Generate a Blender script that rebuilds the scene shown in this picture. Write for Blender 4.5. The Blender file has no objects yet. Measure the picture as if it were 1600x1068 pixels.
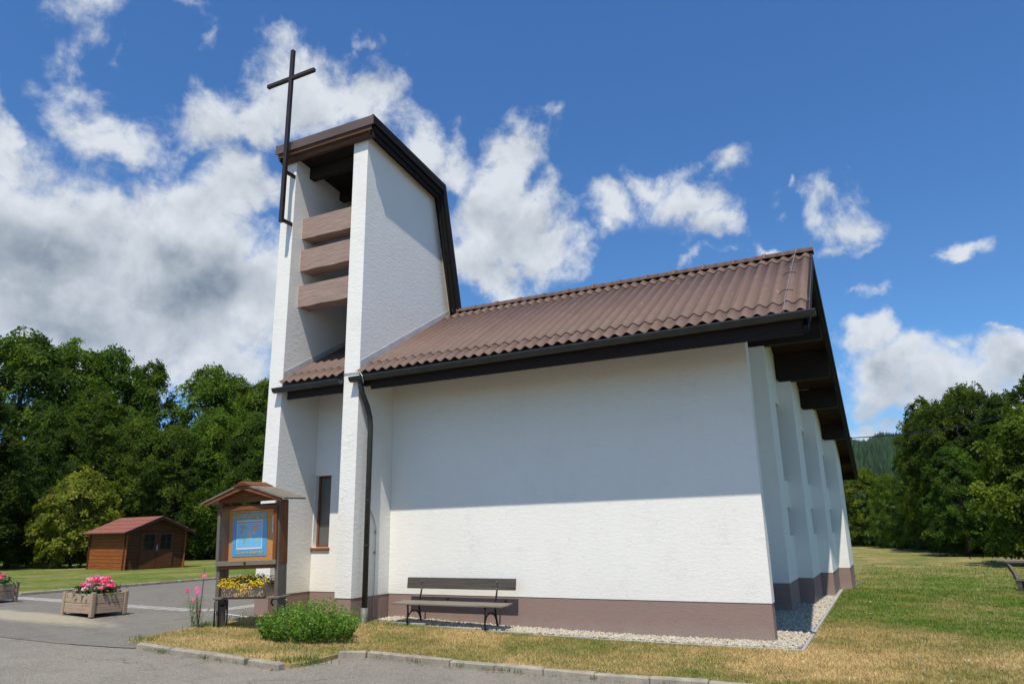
import bpy, bmesh, math, random
import numpy as np
from mathutils import Vector, Matrix

random.seed(7)
SC = bpy.context.scene
COL = SC.collection
PI = math.pi

# ------------------------------------------------------------------ camera, world, sun, exposure
CAM_POS = Vector((1.535, -11.012, 1.60))
YAW, PITCH, ROLL, FPX = math.radians(-26.572), math.radians(14.829), math.radians(-1.0273), 1114.6
fwd = Vector((math.sin(YAW)*math.cos(PITCH), math.cos(YAW)*math.cos(PITCH), math.sin(PITCH)))
rgt = Vector((math.cos(YAW), -math.sin(YAW), 0))
upv = rgt.cross(fwd)
r2 = math.cos(ROLL)*rgt + math.sin(ROLL)*upv
u2 = -math.sin(ROLL)*rgt + math.cos(ROLL)*upv
cam = bpy.data.cameras.new('camera')
cam.sensor_width = 36
cam.lens = FPX/1600*36
cam.clip_start = 0.1
cam.clip_end = 8000
co = bpy.data.objects.new('camera', cam)
COL.objects.link(co)
M = Matrix((r2, u2, -fwd)).transposed().to_4x4()
M.translation = CAM_POS
co.matrix_world = M
SC.camera = co

SUN = Vector((0.30, -1.0, 1.90)).normalized()
sl = bpy.data.lights.new('sun', 'SUN')
sl.energy = 4.6
sl.angle = math.radians(0.5)
sl.color = (1.0, 0.94, 0.83)
so = bpy.data.objects.new('sun', sl)
COL.objects.link(so)
so.rotation_euler = SUN.to_track_quat('Z', 'Y').to_euler()

SC.view_settings.view_transform = 'Standard'
SC.view_settings.look = 'None'
SC.view_settings.exposure = 0.16
SC.view_settings.gamma = 1
SC.view_settings.use_curve_mapping = False
try:
    SC.cycles.max_bounces = 6
    SC.cycles.transparent_max_bounces = 12
    SC.cycles.volume_bounces = 0
except Exception:
    pass

W = bpy.data.worlds.new('World')
SC.world = W
W.use_nodes = True


class NT:
    """tiny node-graph writer"""
    def __init__(s, tree):
        s.t = tree
        s.n = tree.nodes
        s.l = tree.links

    def node(s, ty, **kw):
        n = s.n.new(ty)
        for k, v in kw.items():
            setattr(n, k, v)
        return n

    def put(s, sock, v):
        if isinstance(v, bpy.types.NodeSocket):
            s.l.new(v, sock)
        elif v is not None:
            if isinstance(v, (int, float)) and sock.type in ('VECTOR', 'RGBA'):
                v = (v, v, v) if sock.type == 'VECTOR' else (v, v, v, 1)
            elif sock.type == 'RGBA' and len(v) == 3:
                v = (*v, 1)
            sock.default_value = v

    def math(s, op, a, b=None, c=None, clamp=False):
        n = s.node('ShaderNodeMath', operation=op, use_clamp=clamp)
        s.put(n.inputs[0], a)
        if b is not None: s.put(n.inputs[1], b)
        if c is not None: s.put(n.inputs[2], c)
        return n.outputs[0]

    def vmath(s, op, a, b=None):
        n = s.node('ShaderNodeVectorMath', operation=op)
        s.put(n.inputs[0], a)
        if b is not None: s.put(n.inputs[1], b)
        return n.outputs['Value'] if op in ('LENGTH', 'DOT_PRODUCT', 'DISTANCE') else n.outputs['Vector']

    def mapr(s, v, a, b, c=0.0, d=1.0, smooth=False):
        n = s.node('ShaderNodeMapRange')
        n.interpolation_type = 'SMOOTHSTEP' if smooth else 'LINEAR'
        for i, x in enumerate((v, a, b, c, d)): s.put(n.inputs[i], x)
        return n.outputs[0]

    def mix(s, f, a, b, mode='MIX'):
        n = s.node('ShaderNodeMix', data_type='RGBA', blend_type=mode)
        s.put(n.inputs['Factor'], f)
        s.put([i for i in n.inputs if i.name == 'A' and i.type == 'RGBA'][0], a)
        s.put([i for i in n.inputs if i.name == 'B' and i.type == 'RGBA'][0], b)
        return [o for o in n.outputs if o.type == 'RGBA'][0]

    def noise(s, vec, scale, detail=3.0, rough=0.5, dist=0.0, color=False):
        n = s.node('ShaderNodeTexNoise')
        s.put(n.inputs['Vector'], vec)
        n.inputs['Scale'].default_value = scale
        n.inputs['Detail'].default_value = detail
        n.inputs['Roughness'].default_value = rough
        n.inputs['Distortion'].default_value = dist
        return n.outputs['Color'] if color else n.outputs['Fac']

    def sep(s, v):
        n = s.node('ShaderNodeSeparateXYZ')
        s.put(n.inputs[0], v)
        return n.outputs

    def comb(s, x, y, z):
        n = s.node('ShaderNodeCombineXYZ')
        for i, v in enumerate((x, y, z)): s.put(n.inputs[i], v)
        return n.outputs[0]


def azel(px, py):
    d = (fwd*FPX + r2*(px-800) - u2*(py-534)).normalized()
    return math.atan2(d.x, d.y), math.asin(d.z)


def build_world():
    for n in list(W.node_tree.nodes): W.node_tree.nodes.remove(n)
    g = NT(W.node_tree)
    out = g.node('ShaderNodeOutputWorld')
    bg = g.node('ShaderNodeBackground')
    g.l.new(bg.outputs[0], out.inputs[0])
    sky = g.node('ShaderNodeTexSky')
    sky.sky_type = 'NISHITA'
    sky.sun_disc = False
    sky.sun_elevation = math.asin(SUN.z)
    sky.sun_rotation = math.atan2(SUN.x, SUN.y)
    sky.altitude = 1500
    sky.air_density = 1.0
    sky.dust_density = 0.3
    sky.ozone_density = 3.0
    tc = g.node('ShaderNodeTexCoord')
    d = tc.outputs['Generated']
    x, y, z = g.sep(d)
    az = g.math('ARCTAN2', x, y)
    el = g.math('ARCSINE', z)
    P = g.comb(az, el, 0.0)
    # warp the blob field so outlines turn ragged
    w1 = g.vmath('SUBTRACT', g.noise(d, 7, 3, 0.55, color=True), (0.5, 0.5, 0.5))
    w2 = g.vmath('SUBTRACT', g.noise(d, 26, 4, 0.6, color=True), (0.5, 0.5, 0.5))
    P = g.vmath('ADD', P, g.vmath('MULTIPLY', w1, (0.16, 0.16, 0)))
    P = g.vmath('ADD', P, g.vmath('MULTIPLY', w2, (0.045, 0.045, 0)))

    def blobs(lst):
        acc = None
        for (px, py, rx, ry, wt) in lst:
            a, e = azel(px, py)
            v = g.vmath('SUBTRACT', P, (a, e, 0))
            v = g.vmath('MULTIPLY', v, (1150.0/rx*0.93, 1150.0/ry, 0))
            b = g.math('MULTIPLY_ADD', g.vmath('LENGTH', v), -wt, wt)
            if acc is None: acc = b
            else:
                n = g.node('ShaderNodeMath', operation='SMOOTH_MAX')
                g.put(n.inputs[0], acc); g.put(n.inputs[1], b); n.inputs[2].default_value = 0.12
                acc = n.outputs[0]
        return acc
    body = blobs([
        # the big bank on the left
        (230, 370, 250, 120, 1.2), (60, 400, 230, 170, 1.3), (330, 450, 200, 140, 1.2), (180, 520, 330, 110, 1.2),
        (5, 215, 40, 80, 1.2), (150, 330, 90, 60, .8), (390, 310, 100, 80, 1.1), (320, 190, 110, 50, .7), (170, 215, 90, 40, .7),
        (480, 150, 110, 95, 1.1), (560, 170, 110, 90, 1.2), (640, 215, 80, 55, .8), (690, 240, 60, 40, .7),
        (420, 180, 80, 50, .8), (200, 190, 75, 60, .7), (330, 560, 190, 60, 1.0), (-120, 420, 260, 200, 1.2),
        # thin streaks above it
        (120, 20, 56, 45, .5), (140, 100, 50, 85, .6), (208, 90, 26, 40, .36), (290, 30, 60, 18, .34), (330, 68, 30, 26, .36),
        (105, 170, 36, 40, .42), (558, 68, 16, 30, .42),
        # right of the tower
        (800, 250, 80, 75, 1.1), (770, 340, 120, 110, 1.3), (850, 380, 80, 95, 1.1), (750, 430, 120, 70, 1.1), (700, 230, 50, 60, .6),
        # arched cloud in the middle
        (955, 315, 48, 36, .66), (1010, 285, 62, 38, .7), (1070, 325, 72, 48, .78), (1100, 370, 58, 38, .66),
        (1135, 268, 52, 30, .62), (950, 345, 26, 22, .5), (1085, 418, 60, 14, .5), (1200, 397, 40, 14, .55),
        # above the ridge end
        (1315, 295, 46, 36, .68), (1335, 335, 62, 50, .75), (1290, 368, 46, 26, .5), (1325, 385, 46, 22, .5), (1262, 286, 16, 14, .5),
        (1222, 318, 26, 14, .35), (1515, 398, 48, 20, .6), (1490, 415, 34, 12, .45),
        (1345, 460, 40, 16, .5), (1302, 458, 22, 14, .5),
        # bank low on the right
        (1345, 525, 48, 36, .9), (1395, 570, 70, 46, .9), (1470, 600, 150, 58, .85), (1580, 590, 100, 60, .85),
        (1400, 645, 74, 40, 1.0), (1585, 538, 50, 10, .6), (1370, 670, 60, 26, .8), (1560, 655, 150, 50, 1.0), (1720, 600, 130, 80, 1.1)])
    grey = blobs([
        (40, 440, 320, 100, 1.0), (260, 440, 230, 80, 1.0), (90, 500, 200, 60, .8), (380, 470, 90, 50, .7), (480, 190, 60, 50, .35), (170, 270, 90, 50, .25),
        (800, 380, 70, 50, .55), (840, 425, 60, 40, .5), (1070, 335, 60, 26, .35), (1345, 350, 44, 20, .35),
        (1400, 575, 100, 34, .6), (1560, 600, 110, 40, .7), (1425, 640, 34, 20, .5), (330, 300, 80, 50, .3)])
    # the same kind of sky goes on outside the picture
    caz, cel = math.atan2(fwd.x, fwd.y), 0.3
    away = g.vmath('DISTANCE', d, (fwd.x, fwd.y, fwd.z))
    outm = g.mapr(away, 0.78, 1.05, 0, 1, True)
    n0 = g.noise(d, 2.4, 2, 0.5)
    far = g.mapr(n0, 0.48, 0.66, -0.6, 0.7)  # out-of-view cloud cover raised to give a more neutral fill light
    far = g.math('MULTIPLY_ADD', g.math('SUBTRACT', far, body), outm, body)
    body = far
    fb = g.noise(d, 10, 9, 0.60, 0.25)
    up = g.vmath('ADD', d, (0.004, -0.012, 0.030))
    fbu = g.noise(up, 10, 5, 0.56, 0.25)
    fine = g.noise(d, 24, 9, 0.66, 0.3)
    fineu = g.noise(g.vmath('ADD', d, (0.002, -0.004, 0.010)), 24, 5, 0.62, 0.3)
    t = g.math('MULTIPLY_ADD', g.math('SUBTRACT', fb, 0.5), 1.8, g.math('SUBTRACT', body, 0.06))
    t = g.math('MULTIPLY_ADD', g.math('SUBTRACT', fine, 0.5), 0.95, t)
    alpha = g.mapr(t, -0.04, 0.62, 0, 1, True)
    thick = g.mapr(t, 0.3, 1.1, 0, 1, True)
    rel = g.math('SUBTRACT', fb, fbu)
    relf = g.math('SUBTRACT', fine, fineu)
    rel = g.math('MULTIPLY_ADD', relf, 0.28, rel)
    gr = g.math('ADD', grey, g.math('MULTIPLY', g.math('SUBTRACT', fb, 0.5), 0.8))
    gm = g.mapr(gr, 0.0, 0.9, 0, 1, True)
    gm = g.math('MULTIPLY', gm, thick)
    lum = g.math('MULTIPLY_ADD', rel, 1.45, 0.86)
    lum = g.math('SUBTRACT', lum, g.math('MULTIPLY', gm, 0.62))
    lum = g.math('MAXIMUM', g.math('MINIMUM', lum, 1.0), 0.0)
    ccol = g.mix(lum, (1.6, 2.1, 2.75), (6.6, 7.0, 7.5))
    # thinner blue towards the horizon stays as the sky model gives it; deepen with polarised-looking tint
    tint = g.mix(g.mapr(el, 0.05, 0.75), (0.64, 1.02, 1.24), (0.68, 1.20, 1.66))
    skyc = g.mix(1.0, sky.outputs[0], tint, 'MULTIPLY')
    colr = g.mix(g.math('MULTIPLY', alpha, 0.97), skyc, ccol)
    g.put(bg.inputs[0], colr)
    bg.inputs[1].default_value = 0.10
build_world()

# ------------------------------------------------------------------ helpers
def hgt(x):
    t = min(max((-1-x)/14, 0), 1)
    return .35*t*t*(3-2*t)


def hgt_np(x):
    t = np.clip((-1-x)/14, 0, 1)
    return .35*t*t*(3-2*t)


def tag(o, label=None, cat=None, group=None, kind=None):
    if label: o['label'] = label
    if cat: o['category'] = cat
    if group: o['group'] = group
    if kind: o['kind'] = kind
    return o


def empty(name, loc=(0, 0, 0), rz=0, label=None, cat=None, group=None, kind=None):
    o = bpy.data.objects.new(name, None)
    o.empty_display_size = .2
    COL.objects.link(o)
    o.location = loc
    o.rotation_euler = (0, 0, rz)
    return tag(o, label, cat, group, kind)


def link(name, me, parent=None, loc=None, rot=None):
    o = bpy.data.objects.new(name, me)
    COL.objects.link(o)
    if parent is not None: o.parent = parent
    if loc is not None: o.location = loc
    if rot is not None: o.rotation_euler = rot
    return o


def copy_tree(o, parent=None):
    c = o.copy()
    COL.objects.link(c)
    c.parent = parent
    for ch in list(o.children): copy_tree(ch, c)
    return c


class MB:
    """collects shapes for one mesh"""
    def __init__(s):
        s.v = []
        s.f = []

    def add(s, vs, fs):
        n = len(s.v)
        s.v += [tuple(p) for p in vs]
        s.f += [tuple(i+n for i in f) for f in fs]
        return s

    def box(s, x0, x1, y0, y1, z0, z1, M=None, b=0):
        if b > 0:
            return s.bbox(x0, x1, y0, y1, z0, z1, b, M)
        vs = [Vector((x, y, z)) for x in (x0, x1) for y in (y0, y1) for z in (z0, z1)]
        if M is not None: vs = [M @ v for v in vs]
        return s.add(vs, [(0, 1, 3, 2), (4, 6, 7, 5), (0, 4, 5, 1), (2, 3, 7, 6), (0, 2, 6, 4), (1, 5, 7, 3)])

    def bbox(s, x0, x1, y0, y1, z0, z1, b, M=None):
        bm = bmesh.new()
        bmesh.ops.create_cube(bm, size=1)
        for v in bm.verts:
            v.co = Vector(((x0+x1)/2+v.co.x*(x1-x0), (y0+y1)/2+v.co.y*(y1-y0), (z0+z1)/2+v.co.z*(z1-z0)))
        bmesh.ops.bevel(bm, geom=bm.edges[:], offset=b, segments=1, affect='EDGES')
        if M is not None: bm.transform(M)
        bm.verts.index_update()
        s.add([v.co.copy() for v in bm.verts], [tuple(v.index for v in f.verts) for f in bm.faces])
        bm.free()
        return s

    def prism(s, poly, axis, a, b):
        """polygon in the two other axes, extruded along axis from a to b"""
        def P(p, t):
            return (t, p[0], p[1]) if axis == 'x' else ((p[0], t, p[1]) if axis == 'y' else (p[0], p[1], t))
        n = len(poly)
        vs = [P(p, a) for p in poly]+[P(p, b) for p in poly]
        fs = [tuple(range(n))[::-1], tuple(range(n, 2*n))]+[(i, (i+1) % n, n+(i+1) % n, n+i) for i in range(n)]
        return s.add(vs, fs)

    def tube(s, pts, rad, seg=8, cap=True):
        pts = [Vector(p) for p in pts]
        if not hasattr(rad, '__len__'): rad = [rad]*len(pts)
        rings = []
        prev = None
        for i, p in enumerate(pts):
            d = (pts[min(i+1, len(pts)-1)]-pts[max(i-1, 0)]).normalized()
            a = Vector((0, 0, 1)) if abs(d.z) < .9 else Vector((1, 0, 0))
            if prev is not None: a = prev
            u = (a-d*a.dot(d)).normalized()
            prev = u
            w = d.cross(u)
            rings.append([p+(u*math.cos(2*PI*k/seg)+w*math.sin(2*PI*k/seg))*rad[i] for k in range(seg)])
        vs = [q for r in rings for q in r]
        fs = [(i*seg+k, i*seg+(k+1) % seg, (i+1)*seg+(k+1) % seg, (i+1)*seg+k) for i in range(len(pts)-1) for k in range(seg)]
        if cap:
            fs.append(tuple(range(seg))[::-1])
            fs.append(tuple((len(pts)-1)*seg+k for k in range(seg)))
        return s.add(vs, fs)

    def mesh(s, name, mat, smooth=False):
        me = bpy.data.meshes.new(name)
        me.from_pydata(s.v, [], s.f)
        me.materials.append(mat)
        bm = bmesh.new()
        bm.from_mesh(me)
        bmesh.ops.recalc_face_normals(bm, faces=bm.faces[:])
        bm.to_mesh(me)
        bm.free()
        if smooth: me.polygons.foreach_set('use_smooth', [True]*len(me.polygons))
        return me

    def build(s, name, mat, parent=None, smooth=False, loc=None, rot=None):
        return link(name, s.mesh(name, mat, smooth), parent, loc, rot)


def np_mesh(name, verts, k, mat, tint=None, smooth=False):
    """verts: (N*k,3) array, every k verts form one face; tint: (N,3) colour per face"""
    n = len(verts)//k
    me = bpy.data.meshes.new(name)
    me.vertices.add(n*k)
    me.vertices.foreach_set('co', np.ascontiguousarray(verts, dtype=np.float32).ravel())
    me.loops.add(n*k)
    me.loops.foreach_set('vertex_index', np.arange(n*k, dtype=np.int32))
    me.polygons.add(n)
    me.polygons.foreach_set('loop_start', np.arange(0, n*k, k, dtype=np.int32))
    me.polygons.foreach_set('loop_total', np.full(n, k, dtype=np.int32))
    if smooth: me.polygons.foreach_set('use_smooth', np.ones(n, dtype=bool))
    me.update(calc_edges=True)
    me.materials.append(mat)
    if tint is not None:
        at = me.color_attributes.new('tint', 'FLOAT_COLOR', 'POINT')
        c = np.ones((n*k, 4), dtype=np.float32)
        c[:, :3] = np.repeat(tint, k, axis=0)
        at.data.foreach_set('color', c.ravel())
    return me


# ------------------------------------------------------------------ materials
def mat(name):
    m = bpy.data.materials.new(name)
    m.use_nodes = True
    for n in list(m.node_tree.nodes): m.node_tree.nodes.remove(n)
    g = NT(m.node_tree)
    out = g.node('ShaderNodeOutputMaterial')
    p = g.node('ShaderNodeBsdfPrincipled')
    g.l.new(p.outputs[0], out.inputs[0])
    return m, g, p, out


def bump(g, p, hsock, strength=.5, dist=.01):
    b = g.node('ShaderNodeBump')
    b.inputs['Strength'].default_value = strength
    b.inputs['Distance'].default_value = dist
    g.put(b.inputs['Height'], hsock)
    g.l.new(b.outputs[0], p.inputs['Normal'])


def wpos(g):
    return g.node('ShaderNodeNewGeometry').outputs['Position']


def opos(g):
    return g.node('ShaderNodeTexCoord').outputs['Object']


def stucco(name, col, strength=1.0, dirt=True, groovek=1.0):
    m, g, p, _ = mat(name)
    P = wpos(g)
    n1 = g.noise(g.vmath('MULTIPLY', P, (1, 1, 2.9)), 7.5, 5, .55, .4)
    n2 = g.noise(g.vmath('MULTIPLY', P, (1, 1, 2.2)), 30, 4, .6)
    ridges = g.math('ABSOLUTE', g.math('SUBTRACT', g.noise(g.vmath('MULTIPLY', P, (1, 1, 4.2)), 3.4, 6, .62, .8), .5))
    groove = g.mapr(ridges, 0.0, .010, 0, 1, True)
    mask = g.mapr(g.noise(P, 2.6, 3, .6), .50, .62, 0, 1, True)
    groove = g.math('SUBTRACT', 1.0, g.math('MULTIPLY', g.math('SUBTRACT', 1.0, groove), mask))
    hh = g.math('ADD', g.math('MULTIPLY', n1, .34), g.math('MULTIPLY', n2, .36))
    hh = g.math('ADD', hh, g.math('MULTIPLY', groove, .10*groovek))
    bump(g, p, hh, strength, .022)
    st = g.mapr(g.noise(P, 1.1, 5, .6), .35, .7)
    c = g.mix(g.math('MULTIPLY', st, .35), col, tuple(v*.90 for v in col))
    if dirt:
        # splash dirt close to the base and faint vertical weather streaks
        z = g.sep(P)[2]
        str_ = g.noise(g.vmath('MULTIPLY', P, (7, 7, .35)), 1.0, 4, .6)
        c = g.mix(g.mapr(str_, .52, .75, 0, .06), c, (.52, .51, .46))
        zn = g.math('ADD', z, g.math('MULTIPLY', g.noise(P, 5, 4, .6), .5))
        c = g.mix(g.mapr(zn, .75, 1.25, .16, 0), c, (.55, .50, .44))
    else:
        # mud and lime splashed up from the ground, in uneven tongues
        z = g.sep(P)[2]
        zn = g.math('ADD', z, g.math('MULTIPLY', g.math('SUBTRACT', g.noise(g.vmath('MULTIPLY', P, (1, 1, .5)), 4, 5, .65), .5), .35))
        c = g.mix(g.mapr(zn, .05, .28, .42, 0), c, (.34, .29, .24))
        c = g.mix(g.mapr(g.noise(P, 14, 4, .7), .60, .72, 0, .3), c, (.16, .115, .10))
    g.put(p.inputs['Base Color'], c)
    p.inputs['Roughness'].default_value = .92
    p.inputs['Specular IOR Level'].default_value = .2
    return m


def plain(name, col, rough=.6, metal=0, var=.25, scale=8, bstr=.3, bdist=.004, stretch=(1, 1, 1), spec=.4, obj=False, dark=None):
    m, g, p, _ = mat(name)
    P = opos(g) if obj else wpos(g)
    V = g.vmath('MULTIPLY', P, stretch)
    n = g.noise(V, scale, 5, .6)
    n2 = g.noise(V, scale*6, 4, .6)
    c = g.mix(g.mapr(n, .3, .7), tuple(v*(1-var) for v in col), tuple(min(1, v*(1+var)) for v in col))
    if dark is not None:
        c = g.mix(g.mapr(g.noise(V, scale*2.3, 5, .7), .56, .7, 0, .7), c, dark)
    g.put(p.inputs['Base Color'], c)
    p.inputs['Roughness'].default_value = rough
    p.inputs['Metallic'].default_value = metal
    p.inputs['Specular IOR Level'].default_value = spec
    bump(g, p, g.math('ADD', n, g.math('MULTIPLY', n2, .4)), bstr, bdist)
    return m


def wood(name, col, dark, axis=0, scale=1.0, rough=.75, weather=None):
    """grain runs along the object's axis (0 x, 1 y, 2 z)"""
    m, g, p, _ = mat(name)
    P = opos(g)
    inf = g.node('ShaderNodeObjectInfo').outputs['Random']
    P = g.vmath('ADD', P, g.comb(g.math('MULTIPLY', inf, 13.0), g.math('MULTIPLY', inf, 7.0), g.math('MULTIPLY', inf, 5.0)))
    st = [34*scale]*3
    st[axis] = 1.6*scale
    V = g.vmath('MULTIPLY', P, tuple(st))
    n = g.noise(V, 1.0, 5, .6, .5)
    n2 = g.noise(P, 2.5*scale, 3, .5)
    c = g.mix(g.mapr(n, .35, .68), dark, col)
    if weather is not None:
        c = g.mix(g.mapr(n2, .4, .65, 0, .8), c, weather)
    c = g.mix(g.mapr(inf, 0, 1, 0, .3), c, dark)
    g.put(p.inputs['Base Color'], c)
    p.inputs['Roughness'].default_value = rough
    p.inputs['Specular IOR Level'].default_value = .3
    bump(g, p, n, .5, .004)
    return m


def leafmat(name, trans=.35, rough=.55, spec=.35):
    m, g, p, out = mat(name)
    a = g.node('ShaderNodeAttribute', attribute_name='tint').outputs['Color']
    inf = g.node('ShaderNodeObjectInfo').outputs['Random']
    hs = g.node('ShaderNodeHueSaturation')
    g.put(hs.inputs['Color'], a)
    g.put(hs.inputs['Hue'], g.mapr(inf, 0, 1, .49, .512))
    g.put(hs.inputs['Value'], g.mapr(inf, 0, 1, .8, 1.2))
    c = hs.outputs[0]
    g.put(p.inputs['Base Color'], c)
    p.inputs['Roughness'].default_value = rough
    p.inputs['Specular IOR Level'].default_value = spec
    tr = g.node('ShaderNodeBsdfTranslucent')
    g.put(tr.inputs[0], g.mix(1.0, c, (1.3, 1.5, .5), 'MULTIPLY'))
    mx = g.node('ShaderNodeMixShader')
    mx.inputs[0].default_value = trans
    g.l.new(p.outputs[0], mx.inputs[1])
    g.l.new(tr.outputs[0], mx.inputs[2])
    g.l.new(mx.outputs[0], out.inputs[0])
    return m


def lawn_color(g, P):
    """green turf with scorched patches; dryer close to the building"""
    x, y, z = g.sep(P)
    n1 = g.noise(P, .55, 4, .6, .4)
    n2 = g.noise(P, 3.0, 4, .65)
    n3 = g.noise(P, 28, 3, .6)
    # distance from the gable's gravel bed (a line x = 0.6) and from the front strip
    # scorched where the ground is thin: round the gable corner and in the front wedge
    d1 = g.vmath('LENGTH', g.vmath('MULTIPLY', g.vmath('SUBTRACT', P, (0.7, -0.6, 0)), (.48, .30, 0)))
    dry = g.mapr(d1, .25, 1.6, .56, 0, True)
    d2 = g.vmath('LENGTH', g.vmath('MULTIPLY', g.vmath('SUBTRACT', P, (-6.6, -3.3, 0)), (.5, .9, 0)))
    dry = g.math('MAXIMUM', dry, g.mapr(d2, .3, 1.3, .5, 0, True))
    strip = g.mapr(y, .4, -1.0, 0.0, .42, True)
    strip = g.math('MULTIPLY', strip, g.mapr(x, 1.2, 4.5, 1, .35, True))
    dry = g.math('MAXIMUM', dry, strip)
    far = g.mapr(y, 10, 22, 0, .20, True)
    dry = g.math('ADD', dry, far)
    s = g.math('ADD', dry, g.math('MULTIPLY', g.math('SUBTRACT', n1, .5), 1.5))
    s = g.math('ADD', s, g.math('MULTIPLY', g.math('SUBTRACT', n2, .5), .9))
    s = g.math('ADD', s, g.math('MULTIPLY', g.math('SUBTRACT', n3, .5), .5))
    f = g.mapr(s, -.12, .62, 0, 1)
    green = g.mix(g.mapr(n2, .35, .65), (.085, .150, .020), (.140, .195, .032))
    mid = (.25, .222, .078)
    dryc = g.mix(g.mapr(n1, .4, .6), (.44, .31, .145), (.48, .355, .175))
    c = g.mix(g.mapr(f, 0, .5), green, mid)
    c = g.mix(g.mapr(f, .5, 1), c, dryc)
    return c, n3, n2


def lawnmat():
    m, g, p, _ = mat('lawn_turf')
    P = wpos(g)
    c, n3, n2 = lawn_color(g, P)
    fine = g.noise(P, 60, 4, .7)
    fine2 = g.noise(P, 9, 4, .7)
    c = g.mix(g.mapr(fine, .3, .55, .42, 0), c, (.06, .055, .018))
    c = g.mix(g.mapr(fine2, .35, .5, .22, 0), c, (.08, .08, .02))
    g.put(p.inputs['Base Color'], c)
    p.inputs['Roughness'].default_value = .95
    p.inputs['Specular IOR Level'].default_value = .1
    bump(g, p, g.math('ADD', fine, fine2), .8, .03)
    return m


def blademat():
    m, g, p, out = mat('grass_blade')
    P = wpos(g)
    c, n3, n2 = lawn_color(g, P)
    a = g.node('ShaderNodeAttribute', attribute_name='tint').outputs['Color']
    c = g.mix(1.0, c, a, 'MULTIPLY')
    g.put(p.inputs['Base Color'], c)
    p.inputs['Roughness'].default_value = .7
    p.inputs['Specular IOR Level'].default_value = .2
    tr = g.node('ShaderNodeBsdfTranslucent')
    g.put(tr.inputs[0], c)
    mx = g.node('ShaderNodeMixShader')
    mx.inputs[0].default_value = .3
    g.l.new(p.outputs[0], mx.inputs[1]); g.l.new(tr.outputs[0], mx.inputs[2]); g.l.new(mx.outputs[0], out.inputs[0])
    return m


def asphalt(name, base, light, chips, patch=False):
    m, g, p, _ = mat(name)
    P = wpos(g)
    big = g.noise(P, .5, 5, .6, .5)
    mid = g.noise(P, 3.5, 4, .6)
    v = g.node('ShaderNodeTexVoronoi')
    g.put(v.inputs['Vector'], P)
    v.inputs['Scale'].default_value = 105
    cell = g.sep(v.outputs['Color'])[0]
    fine = g.noise(P, 140, 3, .6)
    c = g.mix(g.mapr(big, .3, .7), base, light)
    c = g.mix(g.mapr(mid, .45, .7, 0, .35), c, tuple(x*.62 for x in base))
    c = g.mix(g.mapr(cell, .55, .98, 0, chips*1.1), c, (.44, .40, .34))
    c = g.mix(g.mapr(cell, .35, .0, 0, chips*1.0), c, (.05, .046, .040))
    if patch:
        x, y, z = g.sep(P)
        # sandy worn patch in front of the planter
        dd = g.vmath('LENGTH', g.vmath('MULTIPLY', g.vmath('SUBTRACT', P, (-12.2, -3.05, 0)), (.36, 1.9, 0)))
        dd = g.math('ADD', dd, g.math('MULTIPLY', g.math('SUBTRACT', mid, .5), .8))
        c = g.mix(g.mapr(dd, .5, 1.05, .75, 0, True), c, (.40, .35, .24))
    vc = g.node('ShaderNodeTexVoronoi', feature='DISTANCE_TO_EDGE')
    g.put(vc.inputs['Vector'], g.vmath('ADD', P, g.vmath('MULTIPLY', g.noise(P, 2.2, 4, .7, color=True), (.8, .8, 0))))
    vc.inputs['Scale'].default_value = .42
    crk = g.math('MULTIPLY', g.mapr(vc.outputs['Distance'], .0, .007, 1, 0), g.mapr(g.noise(P, .6, 2, .5), .5, .6, 0, 1))
    c = g.mix(g.math('MULTIPLY', crk, .75), c, (.05, .047, .042))
    # tar-dark stains
    st = g.mapr(g.noise(g.vmath('MULTIPLY', P, (.5, 1.6, 1)), 1.1, 4, .7, 1.0), .60, .72, 0, .35, True)
    c = g.mix(st, c, tuple(x*.5 for x in base))
    g.put(p.inputs['Base Color'], c)
    p.inputs['Roughness'].default_value = .88
    p.inputs['Specular IOR Level'].default_value = .25
    bump(g, p, g.math('ADD', cell, g.math('MULTIPLY', fine, .6)), .7, .006)
    return m


MT = {}
MT['stucco'] = stucco('white_stucco', (.80, .775, .72), .46, groovek=2.2)
MT['stucco_rough'] = stucco('white_rough_stucco', (.80, .775, .72), .75, groovek=1.0)
MT['plinth'] = stucco('brown_plinth_paint', (.275, .190, .160), .4, dirt=False)
MT['concrete_brown'] = plain('brown_painted_concrete', (.30, .21, .175), .85, var=.16, scale=3, bstr=.9, bdist=.010, stretch=(1, 1, 6))
MT['darkwood'] = wood('dark_stained_wood', (.024, .012, .008), (.010, .006, .005), 0)
MT['darkwood_y'] = wood('dark_stained_wood_rake', (.013, .008, .006), (.007, .005, .004), 1)
MT['trimwood'] = wood('weathered_brown_trim_wood', (.15, .072, .036), (.045, .022, .013), 0)
MT['soffit'] = wood('reddish_soffit_wood', (.050, .016, .008), (.022, .008, .005), 0)
MT['brownmetal'] = plain('brown_sheet_metal', (.115, .080, .070), .45, var=.12, scale=2, bstr=.1, bdist=.003)
MT['zinc'] = plain('dark_aged_zinc', (.034, .036, .033), .5, .15, .3, 5, .15, .002, (1, 1, 1), .5)
MT['greymetal'] = plain('galvanised_metal', (.38, .38, .38), .4, .6, .2, 9, .1, .001)
MT['cream'] = plain('cream_sealant', (.62, .52, .40), .8)
MT['flash'] = plain('light_grey_flashing', (.50, .50, .50), .55, .1, .15, 5, .3, .004)
MT['blackmetal'] = plain('black_painted_iron', (.014, .014, .015), .4, .2, .3, 20, .2, .001)
MT['crossmetal'] = plain('brown_painted_steel', (.040, .030, .028), .4, .3, .25, 4, .1, .002)
MT['greywood_x'] = wood('weathered_grey_wood', (.27, .23, .18), (.12, .10, .08), 0, weather=(.19, .165, .135))
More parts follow.
